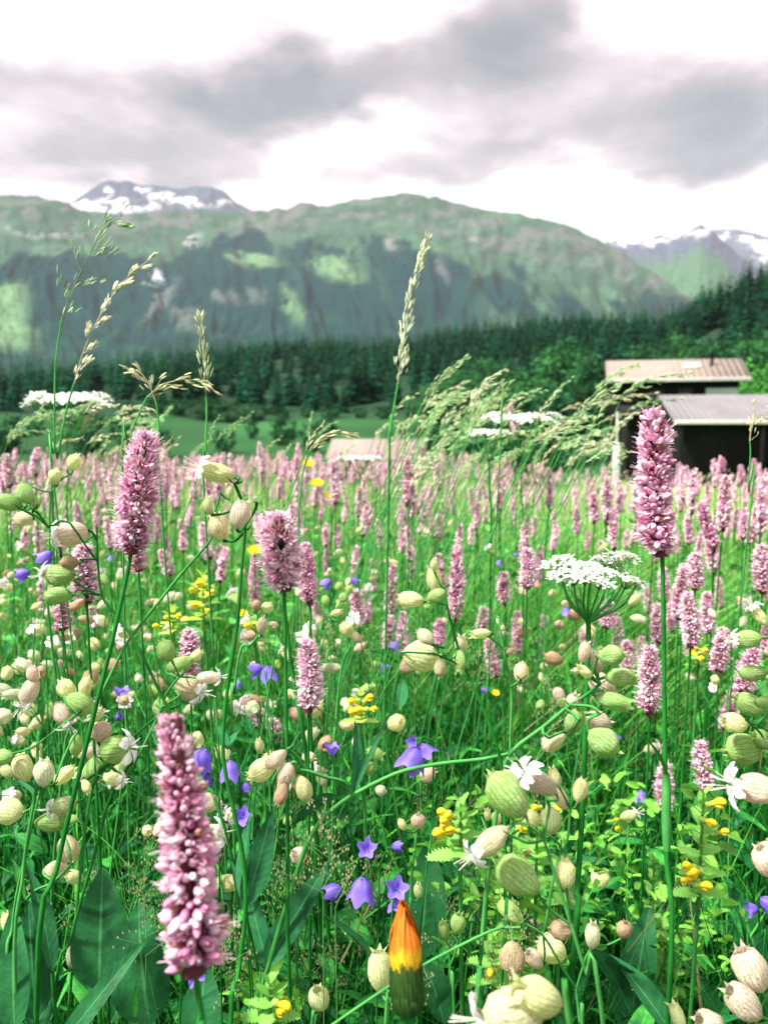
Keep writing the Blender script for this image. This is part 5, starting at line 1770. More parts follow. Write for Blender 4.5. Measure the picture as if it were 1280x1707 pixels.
# ------------------------------------------------------------------ yellow rattle
def bract_mesh(seed, L=1.0):
    """toothed pale bract along +Y"""
    g = np.random.default_rng(seed)
    n = 9
    v, f = [(0, 0, 0)], []
    left, right = [], []
    for i in range(n):
        t = (i + .5) / n
        w_ = 0.42 * math.sin(math.pi * (0.12 + .8 * t)) ** .8 * (1 - .3 * t)
        for s, lst in ((-1, left), (1, right)):
            lst.append((s * w_ * 0.74, L * (t - .02), 0.10 * w_ - .12 * t * t))
            lst.append((s * w_ * 1.12, L * (t + .065), 0.16 * w_ - .12 * t * t))
    mids = [(0, L * (i + .5) / n, -.12 * ((i + .5) / n) ** 2 - .02) for i in range(n) for _ in (0, 1)]
    vs = left + mids + right
    m_ = 2 * n
    for i in range(m_ - 1):
        f.append((i, i + 1, m_ + i + 1, m_ + i))
        f.append((m_ + i, m_ + i + 1, 2 * m_ + i + 1, 2 * m_ + i))
    return np.array(vs), np.array(f)


BRV, BRF = bract_mesh(1)


def rattle_head(seed, H=0.09, pairs=9, col=(0.30, 0.62, 0.10), bl=0.020):
    g = np.random.default_rng(seed)
    mb = MB()
    locs, dirs, sizes = [], [], []
    for k in range(pairs):
        u = k / (pairs - 1)
        for s in range(2):
            a = k * math.pi / 2 + s * math.pi + g.uniform(-.2, .2)
            locs.append((0, 0, H * u))
            dirs.append((math.cos(a), math.sin(a), 0.1 + 1.6 * u ** 2))
            sizes.append(bl * (1.15 - .6 * u) * g.uniform(.85, 1.15))
    locs, dirs, sizes = np.array(locs), np.array(dirs), np.array(sizes)
    d = dirs / np.linalg.norm(dirs, axis=1, keepdims=True)
    x = np.cross(d, [0, 0, 1.0])
    x /= np.linalg.norm(x, axis=1, keepdims=True)
    z = np.cross(x, d)
    fm = np.stack([x, d, z], 2) * sizes[:, None, None]
    cc = np.array(col)[None] * g.uniform(.7, 1.25, (len(locs), 1))
    mb.scatter(BRV, BRF, fm, locs, cc)
    tube(mb, [(0, 0, -.01), (0, 0, H)], [.0014, .0008], 5, np.array(col) * .6)
    return mb.mesh('bracts', [M['lime']], smooth=False)


def hood_mesh():
    """hooded yellow lip flower, unit length along +Y"""
    mb = MB()
    pts = spline([(0, 0, 0), (0, .35, .05), (0, .7, .16), (0, .95, .05), (0, 1.0, -.1)], 9)
    tube(mb, pts, [.12, .14, .16, .18, .22, .24, .2, .14, .04], 8, (0.92, 0.78, 0.03))
    tube(mb, spline([(0, .4, -.05), (0, .7, -.14), (0, .85, -.3)], 5), [.1, .16, .18, .14, .03], 6, (0.85, 0.62, 0.05))
    mb.add([(-.05, .96, .02), (.05, .96, .02), (0, 1.04, -.12)], [(0, 1, 2)], (0.3, .1, .3))
    tube(mb, [(0, -.12, 0), (0, .0, 0), (0, .3, .04)], [.1, .26, .2], 8, (0.35, 0.55, 0.12))
    return mb.mesh('hooded_flower', [M['yellow']])


HOOD = hood_mesh()
RH = [rattle_head(900 + k) for k in range(4)]


def rattle(label, d, top, height_px, flowers, col=None, group=None, seed=0, width=1.0, bottom=None):
    T_ = P(top[0], top[1], d)
    H = height_px / FPX * d
    bx, by = T_.x + .005, T_.y + .02
    z = gz(bx, by)
    rt = root('yellow_rattle', (bx, by, z), label, 'flower', group)
    me = rattle_head(950 + seed, H, max(7, int(H / 0.0060)), col or (0.22, 0.52, 0.10), 0.0130 * width)
    link('bracts', me, rt, (T_.x - bx, T_.y - by, T_.z - H - z))
    mb = MB()
    tube(mb, spline([(0, 0, 0), (0, 0, (T_.z - H - z) * .6), (T_.x - bx, T_.y - by, T_.z - H - z)], 7), .0014, 5)
    for k in range(4):
        a = k * 1.7
        v_, f_, u_ = leaf_grid(.035, .008, .6, .3, 0, 7)
    link('stem', mb.mesh('stem', [M['paler_stem']]), rt)
    rnd = random.Random(seed)
    for (x, y) in flowers:
        p_ = P(x, y, d - .008)
        dx = x - top[0]
        dirn = Vector((rnd.uniform(.4, 1.1) * (1 if dx > 0 else -1), -rnd.uniform(.1, .8), rnd.uniform(-.1, .5))).normalized()
        L = 0.0095 * rnd.uniform(.75, 1.15)
        q = dirn.to_track_quat('Y', 'Z')
        link('hooded_flower', HOOD, rt, p_ - dirn * L * .6 - rt.location, q, L)
    return rt


rattle('yellow rattle with blurred bright yellow flowers above centre left', 0.66, (338, 962), 72, [(322, 985), (335, 975), (352, 990), (328, 1010), (345, 1020)], (0.5, 0.75, 0.08), seed=1, width=1.15)
rattle('lower of two blurred yellow rattles left of the thick pale spike', 0.68, (288, 1015), 42, [(280, 1030), (297, 1028), (262, 1045)], (0.45, 0.7, 0.1), seed=2)
rattle('yellow rattle in the dark grass left of the two hanging harebells', 0.62, (602, 1152), 52, [(588, 1170), (600, 1185), (615, 1165), (622, 1183), (590, 1188)], (0.42, 0.65, 0.12), seed=3)
rattle('leafy lime yellow rattle with yellow flowers right of the orange bud', 0.46, (768, 1340), 90, [(738, 1355), (742, 1372), (752, 1385), (735, 1390), (748, 1362)], seed=4, width=1.2)
rattle('tall toothed yellow rattle with golden flowers at the lower right', 0.50, (1172, 1325), 175, [(1196, 1340), (1182, 1372), (1205, 1388), (1146, 1445), (1158, 1456), (1142, 1470), (1173, 1478), (1152, 1462)], seed=5, width=1.2)
rattle('yellow rattle in the middle of the lime green leaves right of the orange bud', 0.54, (895, 1372), 110, [(893, 1348), (924, 1350)], seed=6, width=1.2)
rattle('pale toothed rattle just right of the fan of striped bladders', 0.52, (935, 1400), 110, [], seed=7)
rattle('lime rattle below the row of green bladders by the hawkbit', 0.47, (822, 1560), 80, [(818, 1622), (836, 1612)], seed=8, width=1.1)
rattle('lime rattle at the bottom edge with a single yellow flower', 0.45, (450, 1640), 60, [(472, 1678), (465, 1690)], seed=9, width=1.1)
rattle('rattle with two small yellow heads between tall bistorts at the right', 0.75, (1030, 1340), 50, [(1028, 1368), (1030, 1382)], seed=10)
rattle('rattle low between dark stems at the lower right', 0.6, (1090, 1440), 160, [(1290, 1400)], seed=11, width=1.0)
rattle('toothed lime rattle right of the fan of bladders at the bottom', 0.58, (1110, 1550), 110, [], seed=12, width=1.1)
rattle('yellow rattle head under the pale campion and right of the dark bistort', 0.7, (425, 955 + 75), 40, [(415, 1045), (430, 1040)], seed=13)
rattle('lime rattle behind the three cream buds', 0.6, (860, 1395), 100, [(870, 1382)], seed=14, width=1.1)
rattle('small yellow rattle between pink spikes right of the umbel', 0.8, (1165, 1070), 40, [(1160, 1082), (1172, 1086), (1166, 1098)], seed=15)

# ------------------------------------------------------------------ buttercups
mb = MB()
for k in range(5):
    a = k * 1.2566
    pts = []
    for i in range(5):
        t = i / 4
        r_ = .06 + .5 * t
        z = .32 * t * t
        w_ = .08 + .30 * math.sin(math.pi * (.1 + .72 * t))
        for q in (-1, 0, 1):
            pts.append((r_ * math.cos(a) - q * w_ * math.sin(a), r_ * math.sin(a) + q * w_ * math.cos(a), z + (.0 if q == 0 else .06)))
    mb.add(pts, grid_faces(5, 3), (0.88, 0.60, 0.01))
tube(mb, [(0, 0, -.05), (0, 0, .12), (0, 0, .18)], [.16, .16, .03], 8, (0.6, .5, .03))
BUT = mb.mesh('petals', [M['yellow']])


def buttercup(label, x, y, sz, d):
    p_ = P(x, y, d)
    z = gz(p_.x, p_.y)
    rt = root('buttercup', (p_.x + .01, p_.y, z), label, 'flower')
    L = sz / FPX * d
    link('petals', BUT, rt, p_ - rt.location, Vector((.1, -.5, 1)).to_track_quat('Z', 'Y'), L)
    mb = MB()
    tube(mb, spline([(0, 0, 0), (-.004, 0, (p_.z - z) * .5), tuple(p_ - rt.location)], 8), .0006, 4)
    link('stem', mb.mesh('stem', [M['stem']]), rt)


for x, y, sz, d, lab in [(513, 776, 17, 1.5, 'highest of three yellow buttercups in front of the hut roof'), (528, 809, 19, 1.3, 'middle one of three yellow buttercups below the hut roof'), (551, 829, 17, 1.3, 'lowest of three yellow buttercups below the hut roof'),
                         (424, 921, 20, .8, 'yellow buttercup on top of the slim bistort left of the thick pale spike'), (825, 1157, 12, .9, 'tiny yellow buttercup in the dark grass right of centre'), (472, 1678, 24, .5, 'yellow buttercup at the bottom edge left of the crumpled bladder'), (1153, 1092, 12, .9, 'small yellow buttercup among pink spikes right of the tall right stem'), (405, 1025, 14, .9, 'yellow buttercup left of the thick pale spike, in shade')]:
    buttercup(lab, x, y, sz, d)


# ------------------------------------------------------------------ umbels
def umbellet_mesh(seed, nfl=16, dens=1.0):
    """small umbel of white florets, radius about 1, facing +Z"""
    g = np.random.default_rng(seed)
    mb = MB()
    for k in range(nfl):
        r_ = math.sqrt((k + .4) / nfl)
        a = k * 2.4
        c = np.array([r_ * math.cos(a), r_ * math.sin(a), 0.3 - .3 * r_ * r_ + g.uniform(-.06, .06)])
        tube(mb, [(0, 0, -.55), tuple(c * [.6, .6, 1] + [0, 0, -.25]), tuple(c)], .025, 3, (0.16, 0.36, 0.10))
        mb.add([c + [.09, 0, -.12], c + [0, .09, -.12], c + [-.09, 0, -.12], c + [0, -.09, -.12], c + [0, 0, .02]], [(0, 1, 4), (1, 2, 4), (2, 3, 4), (3, 0, 4)], (0.12, 0.26, 0.08))
        for q in range(5):
            b = q * 1.257 + g.uniform(-.2, .2)
            L = g.uniform(.24, .40) * (1.3 if r_ > .8 and math.cos(b - a) > .3 else 1)
            d_ = np.array([math.cos(b), math.sin(b), .45 * math.sin(b * 2 + k)])
            s_ = np.array([-math.sin(b), math.cos(b), 0]) * L * .42
            mb.add([c, c + d_ * L * .6 + s_, c + d_ * L * 1.0, c + d_ * L * .6 - s_], [(0, 1, 2, 3)], np.array([.88, .90, .84]) * g.uniform(.92, 1.03))
    return mb.mesh('umbellet', [M['white']], smooth=False)


UMB = [umbellet_mesh(k) for k in range(3)]


def umbel(label, d, hub, heads, stem, tilt=(0, 0, 1), bracts=True, r=.0016):
    pts = to_ground([P(*hub, d)] + [P(x, y, d) for x, y in stem])
    rt = root('cow_parsley', pts[-1], label, 'flower')
    H = P(*hub, d)
    stem_part(rt, pts, r, r * 1.3)
    for k, (x, y, dd, sz) in enumerate(heads):
        tp = P(x, y, d + dd)
        L = sz * .62 / FPX * (d + dd)
        ax = (Vector(tilt) + Vector(((x - hub[0]) / 160, dd * 6, 0))).normalized()
        base = tp - ax * L * .55
        mb = MB()
        m1 = H * .55 + base * .45
        m1.x += (base.x - H.x) * .22
        tube(mb, spline([H, m1, base], 9) - np.array(rt.location), np.linspace(r * .62, r * .42, 9), 5)
        link('ray', mb.mesh('ray', [M['paler_stem']]), rt)
        link('umbellet', UMB[k % 3], rt, tp - rt.location, ax.to_track_quat('Z', 'Y') @ Quaternion((0, 0, 1), k * 1.1), L)
    return rt


umbel('white cow parsley umbel on curved green rays, right of centre', 0.50, (980, 1037),
      [(928, 938, 0, 44), (935, 958, -.012, 40), (960, 945, .02, 44), (985, 950, -.018, 46), (1012, 958, 0, 44), (1046, 968, .006, 46), (1062, 970, .02, 30), (1008, 936, .03, 40), (1035, 932, .02, 44), (1052, 928, .01, 26), (975, 962, -.03, 40), (955, 966, -.01, 34), (1000, 972, -.028, 34), (940, 945, .025, 30), (1028, 946, .03, 36)],
      [(980, 1080), (976, 1200), (970, 1350), (962, 1480), (955, 1600)])
g = np.random.default_rng(5)
umbel('flat blurred white umbel above the grasses at the far left', 1.4, (113, 740), [(113 + 58 * math.cos(a) * q, 666 + 5 * math.sin(a * 7 + q * 5) - 8 * (1 - q), .06 * math.sin(a) * q, 27) for q, n_ in ((1, 12), (.55, 7), (.1, 1)) for a in np.linspace(0, 6.283, n_, endpoint=False)],
      [(114, 800), (116, 900)], r=.0014)
umbel('flat bright white umbel left of the barn, a pink spike beside it', 1.3, (868, 760), [(868 + 58 * math.cos(a) * q, 699 + 5 * math.sin(a * 7 + q * 5) - 6 * (1 - q), .05 * math.sin(a) * q, 26) for q, n_ in ((1, 12), (.55, 7), (.1, 1)) for a in np.linspace(0, 6.283, n_, endpoint=False)],
      [(869, 820), (872, 960)], r=.0014)
umbel('low blurred white umbel in front of the hut roof', 1.6, (600, 790), [(600 + 44 * math.cos(a) * q, 764 - 2 * math.sin(a * 3), .08 * math.sin(a) * q, 15) for q, n_ in ((.7, 6), (.3, 3)) for a in np.linspace(0, 6.283, n_, endpoint=False)],
      [(601, 830), (602, 900)], r=.0016)
umbel('small blurred white umbel below the wide one left of the barn', 1.1, (815, 770), [(815 + 26 * math.cos(a) * q, 722 - 2 * math.sin(a * 3), .04 * math.sin(a) * q, 20) for q, n_ in ((1, 7), (.4, 3)) for a in np.linspace(0, 6.283, n_, endpoint=False)],
      [(816, 830), (818, 900)], r=.0012)

# ------------------------------------------------------------------ hawkbit bud
d = 0.30
B_, T_ = P(680, 1682, d), P(672, 1512, d)
pts = [B_, P(682, 1760, d), P(684, 1900, d + .01)]
pts = to_ground(pts)
rt = root('hawkbit', pts[-1], 'closed hawkbit flower with orange tip, yellow middle and dark green base, bottom centre', 'flower')
stem_part(rt, pts, .0032, .0036, nseg=14)
L = (T_ - B_).length
q = spike_quat(B_, T_)
g = np.random.default_rng(3)
mb = MB()
rows, cols = 13, 29
v, c = [], []
for i in range(rows):
    t = i / (rows - 1)
    r_ = L * (0.120 + 0.045 * math.sin(math.pi * (t * .9 + .05)) - .02 * t)
    if i == 0:
        r_ = L * .07
    for j in range(cols):
        a = 2 * math.pi * j / (cols - 1)
        k = abs(math.sin(a * 6.5))
        v.append((r_ * (1 + .05 * k) * math.cos(a), r_ * (1 + .05 * k) * math.sin(a), t * L * .56))
        c.append(np.array([.012, .055, .012]) * (1 - k) + np.array([.05, .16, .03]) * k)
mb.add(v, grid_faces(rows, cols), c)
# long and short dark bracts
for k in range(34):
    a = k * 2 * math.pi / 13 + (k // 13) * .24
    lay_ = k // 13
    Lb = L * g.uniform(.48, .66) * (1 - .28 * lay_)
    pts_ = []
    for i in range(7):
        t = i / 6
        r_ = L * (0.132 + 0.046 * math.sin(math.pi * t * .8) - .02 * t + lay_ * .004)
        w_ = L * .042 * math.sin(math.pi * (.25 + .72 * t))
        for qv in (-1, 0, 1):
            pts_.append((r_ * math.cos(a) - qv * w_ * math.sin(a), r_ * math.sin(a) + qv * w_ * math.cos(a), Lb * t))
    tt_ = np.repeat(np.linspace(0, 1, 7), 3)[:, None]
    edge = np.tile([1, 0, 1], 7)[:, None]
    cb = np.array([.010, .055, .010]) * (1 - tt_ ** 2) + np.array([.05, .09, .012]) * tt_ ** 2
    mb.add(pts_, grid_faces(7, 3), cb * (1 - edge * .35) + np.array([.06, .15, .03]) * edge * .35)
link('involucre', mb.mesh('involucre', [M['bud']]), rt, B_ - rt.location, q)
for lay, (n_, rbase, top_, dk) in enumerate([(15, .125, 1.0, 1.0), (11, .09, 1.06, .8), (7, .045, 1.08, .7)]):
    mb = MB()
    for k in range(n_):
        a = k * 2 * math.pi / n_ + lay * .3
        tl_ = L * top_ * g.uniform(.80, 1.0)
        pts_, cs_ = [], []
        for i in range(9):
            t = i / 8
            z = L * .42 + (tl_ - L * .42) * t
            r_ = L * (rbase * (1 - .74 * t ** 2.3) + .03 * math.sin(math.pi * t) + .012)
            w_ = L * (.046 * (1 - .55 * t) + .006)
            for qv in (-1, 0, 1):
                pts_.append((r_ * math.cos(a) - qv * w_ * math.sin(a), r_ * math.sin(a) + qv * w_ * math.cos(a), z - (0.0 if qv == 0 else L * .004)))
                yel = np.array([.92, .62, .03]) * g.uniform(.75, 1.05)
                orn = np.array([.75, .16, .01])
                red = np.array([.45, .06, .01])
                m1 = sstep(.22, .55, np.array(t + g.uniform(-.06, .06))) * (1 if qv == 0 else .8)
                cs_.append((yel * (1 - m1) + (orn * (.7 if k % 3 else .5) + red * (.3 if k % 3 else .5)) * m1) * dk)
        mb.add(pts_, grid_faces(9, 3), np.array(cs_))
    link('ray_petals', mb.mesh('ray_petals', [M['bud']]), rt, B_ - rt.location, q)


# ------------------------------------------------------------------ grasses in seed
def spikelet():
    v = []
    rows = 4
    for i in range(rows):
        t = i / (rows - 1)
        r_ = .115 * math.sin(math.pi * (.08 + .8 * t))
        for j in range(4):
            a = j * math.pi / 2
            v.append((r_ * math.cos(a), r_ * .6 * math.sin(a), t))
    return np.array(v), grid_faces(rows, 4, wrap=True)


SKV, SKF = spikelet()


def panicle_mesh(pts, n=60, spread=0.012, sl=0.006, seed=0, col=(0.42, 0.55, 0.25), start=0.0, groups=0, tight=0.5, awn=True):
    """seed head along a polyline (top last): many spikelets on short branches"""
    g = np.random.default_rng(seed)
    pp = spline(pts, 40)
    tan = np.gradient(pp, axis=0)
    tan /= np.linalg.norm(tan, axis=1, keepdims=True)
    u = np.sort(g.random(n)) * (1 - start) + start
    if groups:
        u = (np.round(u * groups) / groups + g.normal(0, .012, n)).clip(0, 1)
    idx = (u * 39).astype(int).clip(0, 39)
    base = pp[idx]
    t = tan[idx]
    a = (np.round(u * max(groups, 1) * 1.0) * 2.6 + g.normal(0, .35, n)) if groups else g.uniform(0, 6.28, n)
    fr3 = frames(t)
    side_ = fr3[:, :, 0] * np.cos(a)[:, None] + fr3[:, :, 1] * np.sin(a)[:, None]
    ln = spread * g.random(n) ** .8 * (1 - .75 * u) + spread * .05
    droop = np.array([0, 0, -1.0]) * (ln * .35)[:, None]
    pos = base + side_ * (ln * tight)[:, None] + t * (ln * .9)[:, None] + droop * 0.6
    d = side_ * .35 * tight + t * 1.0 + g.normal(0, .15, (n, 3)) + np.array([0, 0, -.25])
    mb = MB()
    fm = frames(d, g.uniform(0, 6.28, n)) * (sl * g.uniform(.7, 1.25, n))[:, None, None]
    cc = np.array(col)[None] * g.uniform(.65, 1.35, (n, 1)) * np.array([1, 1, 1])[None] + g.uniform(0, .10, (n, 1)) * np.array([1, .5, .3])[None]
    mb.scatter(SKV, SKF, fm, pos, cc)
    # the hair-thin branches
    k = max(4, n // 5)
    for q_ in range(k):
        i = int(g.integers(0, n))
        tube(mb, [base[i], (base[i] + pos[i]) / 2, pos[i]], .00022, 3, np.array(col) * .8)
    tube(mb, pp, np.linspace(.0006, .0003, 40), 4, np.array(col) * .6)
    return mb.mesh('seed_head', [M['seed']])


def grass_stalk(label, d, stem, head, n=60, spread=.012, sl=.006, col=(.42, .55, .25), seed=0, groups=0, r=.0009, tight=.5, group=None):
    """stem: pixels from where the head starts down; head: pixels from its foot to its tip"""
    pts = to_ground([P(*head[0], d)] + [P(x, y, d) for x, y in stem])
    rt = root('grass_stalk', pts[-1], label, 'grass', group)
    stem_part(rt, pts, r * .8, r * 1.1, 'paler_stem', 5, 18)
    hp = [np.array(P(x, y, d)) for x, y in head]
    link('seed_head', panicle_mesh(np.array(hp) - np.array(rt.location), n, spread, sl, seed, col, 0, groups, tight), rt)
    return rt


grass_stalk('tall seed-heavy grass stalk leaning right in front of the left mountain side', .70, [(110, 690), (98, 760), (88, 860)], [(124, 640), (140, 585), (160, 540), (188, 492), (218, 458), (250, 432)], 190, .015, .0068, (.78, .80, .58), 1, 10, .0012)
grass_stalk('tall blurred green grass stalk curving up to the snowy peak', .60, [(95, 590), (92, 640), (92, 760), (96, 860)], [(104, 530), (125, 475), (150, 425), (172, 385), (205, 358)], 90, .026, .0062, (.30, .48, .24), 2, 8, .0008, .9)
grass_stalk('tallest upright grass stalk, crossing the dark forest in the centre', .80, [(655, 690), (650, 730), (648, 800)], [(663, 640), (668, 600), (676, 540), (690, 470), (704, 425), (711, 400)], 130, .017, .0092, (.60, .70, .46), 3, 0, .0014, .4)
grass_stalk('narrow upright grass head before the forest left of centre', .60, [(345, 690), (343, 760), (345, 900)], [(344, 660), (342, 620), (338, 575), (334, 530)], 60, .012, .0068, (.45, .55, .33), 4, 0, .0009, .4)
grass_stalk('arching grass head nodding right above the tall left spike', .60, [(232, 690), (215, 740), (205, 850)], [(246, 662), (270, 642), (300, 634), (325, 634), (350, 644)], 70, .016, .0066, (.58, .62, .36), 5, 7, .0009, .5)
grass_stalk('small drooping grass head beside the arching one', .60, [(262, 680), (268, 740), (270, 850)], [(258, 665), (248, 640), (235, 622), (222, 616)], 40, .012, .0062, (.60, .62, .40), 6, 5, .0008, .5)
grass_stalk('arched grass with a curled tip beside the hut roof', .70, [(505, 790), (500, 840), (500, 940)], [(515, 752), (530, 735), (552, 722), (588, 722)], 40, .010, .0062, (.6, .62, .35), 7, 0, .0009, .4)
grass_stalk('grass stalk in the grey barn door, drooping to the left', .62, [(1250, 760), (1246, 820), (1245, 900)], [(1249, 735), (1252, 712), (1262, 696), (1276, 688)], 60, .022, .0040, (.50, .50, .28), 8, 5, .0007, 1.0)
grass_stalk('slim grass head just left of the wide white umbel by the barn', .75, [(835, 700), (833, 760)], [(835, 690), (836, 670), (838, 650), (838, 640)], 30, .006, .005, (.35, .5, .25), 9, 0, .0007, .3)

# the thick clump of nodding grasses, every stalk its own
g = np.random.default_rng(61)
NOD = []
specs = []
for (px, py, a, ln, bias) in [(775, 600, 45, 95, 1), (775, 640, 50, 100, 1), (838, 612, 52, 95, 1), (805, 665, 62, 80, 1), (830, 650, 58, 90, 1), (690, 655, 50, 70, 1), (735, 690, 60, 70, 1), (762, 700, 65, 90, 1), (1065, 602, 38, 95, 1),
                              (1085, 660, 12, 90, 1), (1040, 640, 38, 120, 1), (1145, 622, 18, 110, 1), (985, 690, 30, 90, 1), (1130, 668, 10, 80, 1), (960, 700, 30, 90, 1), (1010, 720, 25, 80, 1), (900, 730, 40, 70, 1), (925, 655, 60, 60, 1)]:
    specs.append((px, py, a, ln))
for k in range(66):
    px = g.uniform(700, 1060)
    py = 630 + 130 * g.random() + (40 if px < 760 else 0) + max(0, px - 980) * .25
    specs.append((px, py, g.uniform(8, 62), g.uniform(50, 95)))
for k in range(26):
    specs.append((g.uniform(0, 330), g.uniform(665, 740), g.uniform(5, 60), g.uniform(45, 80)))
for k in range(14):
    specs.append((g.uniform(340, 700), g.uniform(690, 750), g.uniform(40, 85), g.uniform(35, 60)))
protos_n = 10
nodmesh = []
for k in range(protos_n):
    # unit head: from the origin up and over to the right, about 0.05 m long
    hp = spline([(0, 0, 0), (.010, 0, .0145), (.025, 0, .029), (.044, 0, .043 - .003 * (k % 3))], 8)
    nodmesh.append(panicle_mesh(hp, 64 + 8 * (k % 4), .011, .0052, 100 + k, [(.52, .72, .38), (.40, .66, .30), (.66, .74, .48), (.32, .58, .24), (.58, .62, .36)][k % 5], 0, 8 if k % 2 else 0, .5))
GW = ['cream', 'pale green', 'whitish', 'green', 'tan']
for k, (px, py, ang, ln) in enumerate(specs):
    d = g.uniform(.75, 1.5)
    tip = P(px, py, d)
    a = R(ang)
    Lh = ln / FPX * d
    # head lies between foot and tip in the picture plane, leaning right
    foot = tip - Vector((math.cos(a) * Lh, g.uniform(-.01, .01), math.sin(a) * Lh))
    gx_ = foot.x - .05 - .10 * math.cos(a) - g.uniform(0, .05)
    gy_ = foot.y + g.uniform(-.03, .03)
    G_ = Vector((gx_, gy_, gz(gx_, gy_)))
    zone = 'in the clump left of the barn' if px > 860 else 'in the clump right of the hut' if px > 700 else 'under the left umbel' if px < 335 else 'in front of the hut'
    rt = root('grass_stalk', G_, unique(f'nodding {GW[k % 5]} grass head', px, py), 'grass', 'nodding grasses of the meadow')
    stem_part(rt, [foot, foot * .6 + G_ * .4 + Vector((-.035, 0, .03)), G_], .0005, .0009, 'paler_stem', 4, 10)
    # unit head points at atan(.040/.044)
    hd = Vector((.044, 0, .040))
    q = hd.rotation_difference(tip - foot)
    link('seed_head', nodmesh[k % protos_n], rt, foot - G_, q, Lh / .0595)

# ------------------------------------------------------------------ grass
def blades(n, y0, y1, hmin, hmax, wmin, wmax, seed, colf, lean=(0.0, 0.0), xs_=0.66, pad=0.35, pw=1.0, keep=None, segs=5, bend=0.35):
    g = np.random.default_rng(seed)
    y = y0 + (y1 - y0) * g.random(n) ** pw
    x = g.uniform(-1, 1, n) * (xs_ * y + pad)
    if keep is not None:
        m_ = keep(x, y, g)
        x, y = x[m_], y[m_]
        n = len(x)
    z = ground_z(x, y) - .01
    h = g.uniform(hmin, hmax, n) * (0.75 + .5 * fbm(x * 1.1 + 30, y * 1.1 + 3, 3, seed))
    w_ = g.uniform(wmin, wmax, n)
    a = g.uniform(0, 6.28, n)
    bd = g.uniform(.1, 1, n) * bend
    dx = np.cos(a) * bd + lean[0]
    dy = np.sin(a) * bd + lean[1]
    fa = g.uniform(0, 6.28, n)
    V = []
    for i in range(segs):
        t = i / (segs - 1)
        cx = x + dx * h * t ** 1.8
        cy_ = y + dy * h * t ** 1.8
        cz = z + h * (t - .22 * (bd + abs(lean[0])) * t ** 2.5)
        ww = w_ * (1 - t) ** .6 * .5 + w_ * .04
        V.append(np.stack([cx - np.cos(fa) * ww, cy_ - np.sin(fa) * ww, cz], 1))
        V.append(np.stack([cx + np.cos(fa) * ww, cy_ + np.sin(fa) * ww, cz], 1))
    V = np.stack(V, 1)
    f1 = np.array([(2 * i, 2 * i + 1, 2 * i + 3, 2 * i + 2) for i in range(segs - 1)])
    F = (f1[None] + (np.arange(n) * segs * 2)[:, None, None]).reshape(-1, 4)
    c = colf(x, y, g, n)
    return V.reshape(-1, 3), F, np.repeat(c, segs * 2, 0)


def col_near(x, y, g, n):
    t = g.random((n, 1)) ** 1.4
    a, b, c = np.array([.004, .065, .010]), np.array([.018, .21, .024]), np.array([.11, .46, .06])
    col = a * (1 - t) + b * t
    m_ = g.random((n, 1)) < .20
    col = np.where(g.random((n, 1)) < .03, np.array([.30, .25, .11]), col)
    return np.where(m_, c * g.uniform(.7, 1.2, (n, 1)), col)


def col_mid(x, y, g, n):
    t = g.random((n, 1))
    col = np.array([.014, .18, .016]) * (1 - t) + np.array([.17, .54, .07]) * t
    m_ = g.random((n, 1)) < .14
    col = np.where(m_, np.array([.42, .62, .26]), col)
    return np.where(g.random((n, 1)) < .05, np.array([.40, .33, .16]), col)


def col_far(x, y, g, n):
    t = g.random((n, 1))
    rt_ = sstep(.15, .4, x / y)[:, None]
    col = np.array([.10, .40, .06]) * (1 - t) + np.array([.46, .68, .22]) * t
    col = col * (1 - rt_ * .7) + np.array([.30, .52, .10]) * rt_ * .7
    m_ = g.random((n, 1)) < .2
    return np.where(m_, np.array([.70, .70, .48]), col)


mb = MB()
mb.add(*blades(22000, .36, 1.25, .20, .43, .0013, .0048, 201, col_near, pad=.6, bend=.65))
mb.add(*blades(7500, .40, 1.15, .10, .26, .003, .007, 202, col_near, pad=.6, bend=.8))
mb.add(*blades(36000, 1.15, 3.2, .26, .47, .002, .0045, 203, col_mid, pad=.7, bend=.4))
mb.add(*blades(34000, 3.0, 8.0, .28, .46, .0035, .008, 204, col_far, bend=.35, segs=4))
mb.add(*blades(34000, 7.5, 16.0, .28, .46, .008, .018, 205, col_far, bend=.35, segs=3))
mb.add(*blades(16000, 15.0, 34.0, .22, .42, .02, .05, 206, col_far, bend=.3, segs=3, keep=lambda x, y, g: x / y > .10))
tag(link('grass', mb.mesh('grass', [M['blade']])), 'dense green meadow grass', 'grass', kind='stuff')
mb = MB()
# the swathe of long grass blown to the right
mb.add(*blades(5200, .95, 2.1, .42, .62, .0016, .0036, 207, lambda x, y, g, n: col_mid(x, y, g, n) * .8, lean=(.55, 0), bend=.18,
               keep=lambda x, y, g: (x / y > -.02 + .1 * np.sin(y * 9)) & (x / y < .30)))
mb.add(*blades(2600, 1.3, 2.6, .50, .66, .0014, .003, 208, col_mid, lean=(.65, 0), bend=.2, keep=lambda x, y, g: (x / y > .04) & (x / y < .34)))
tag(link('windblown_grass', mb.mesh('windblown_grass', [M['blade']])), 'long fine grass blown over to the right, below the barn', 'grass', kind='stuff')

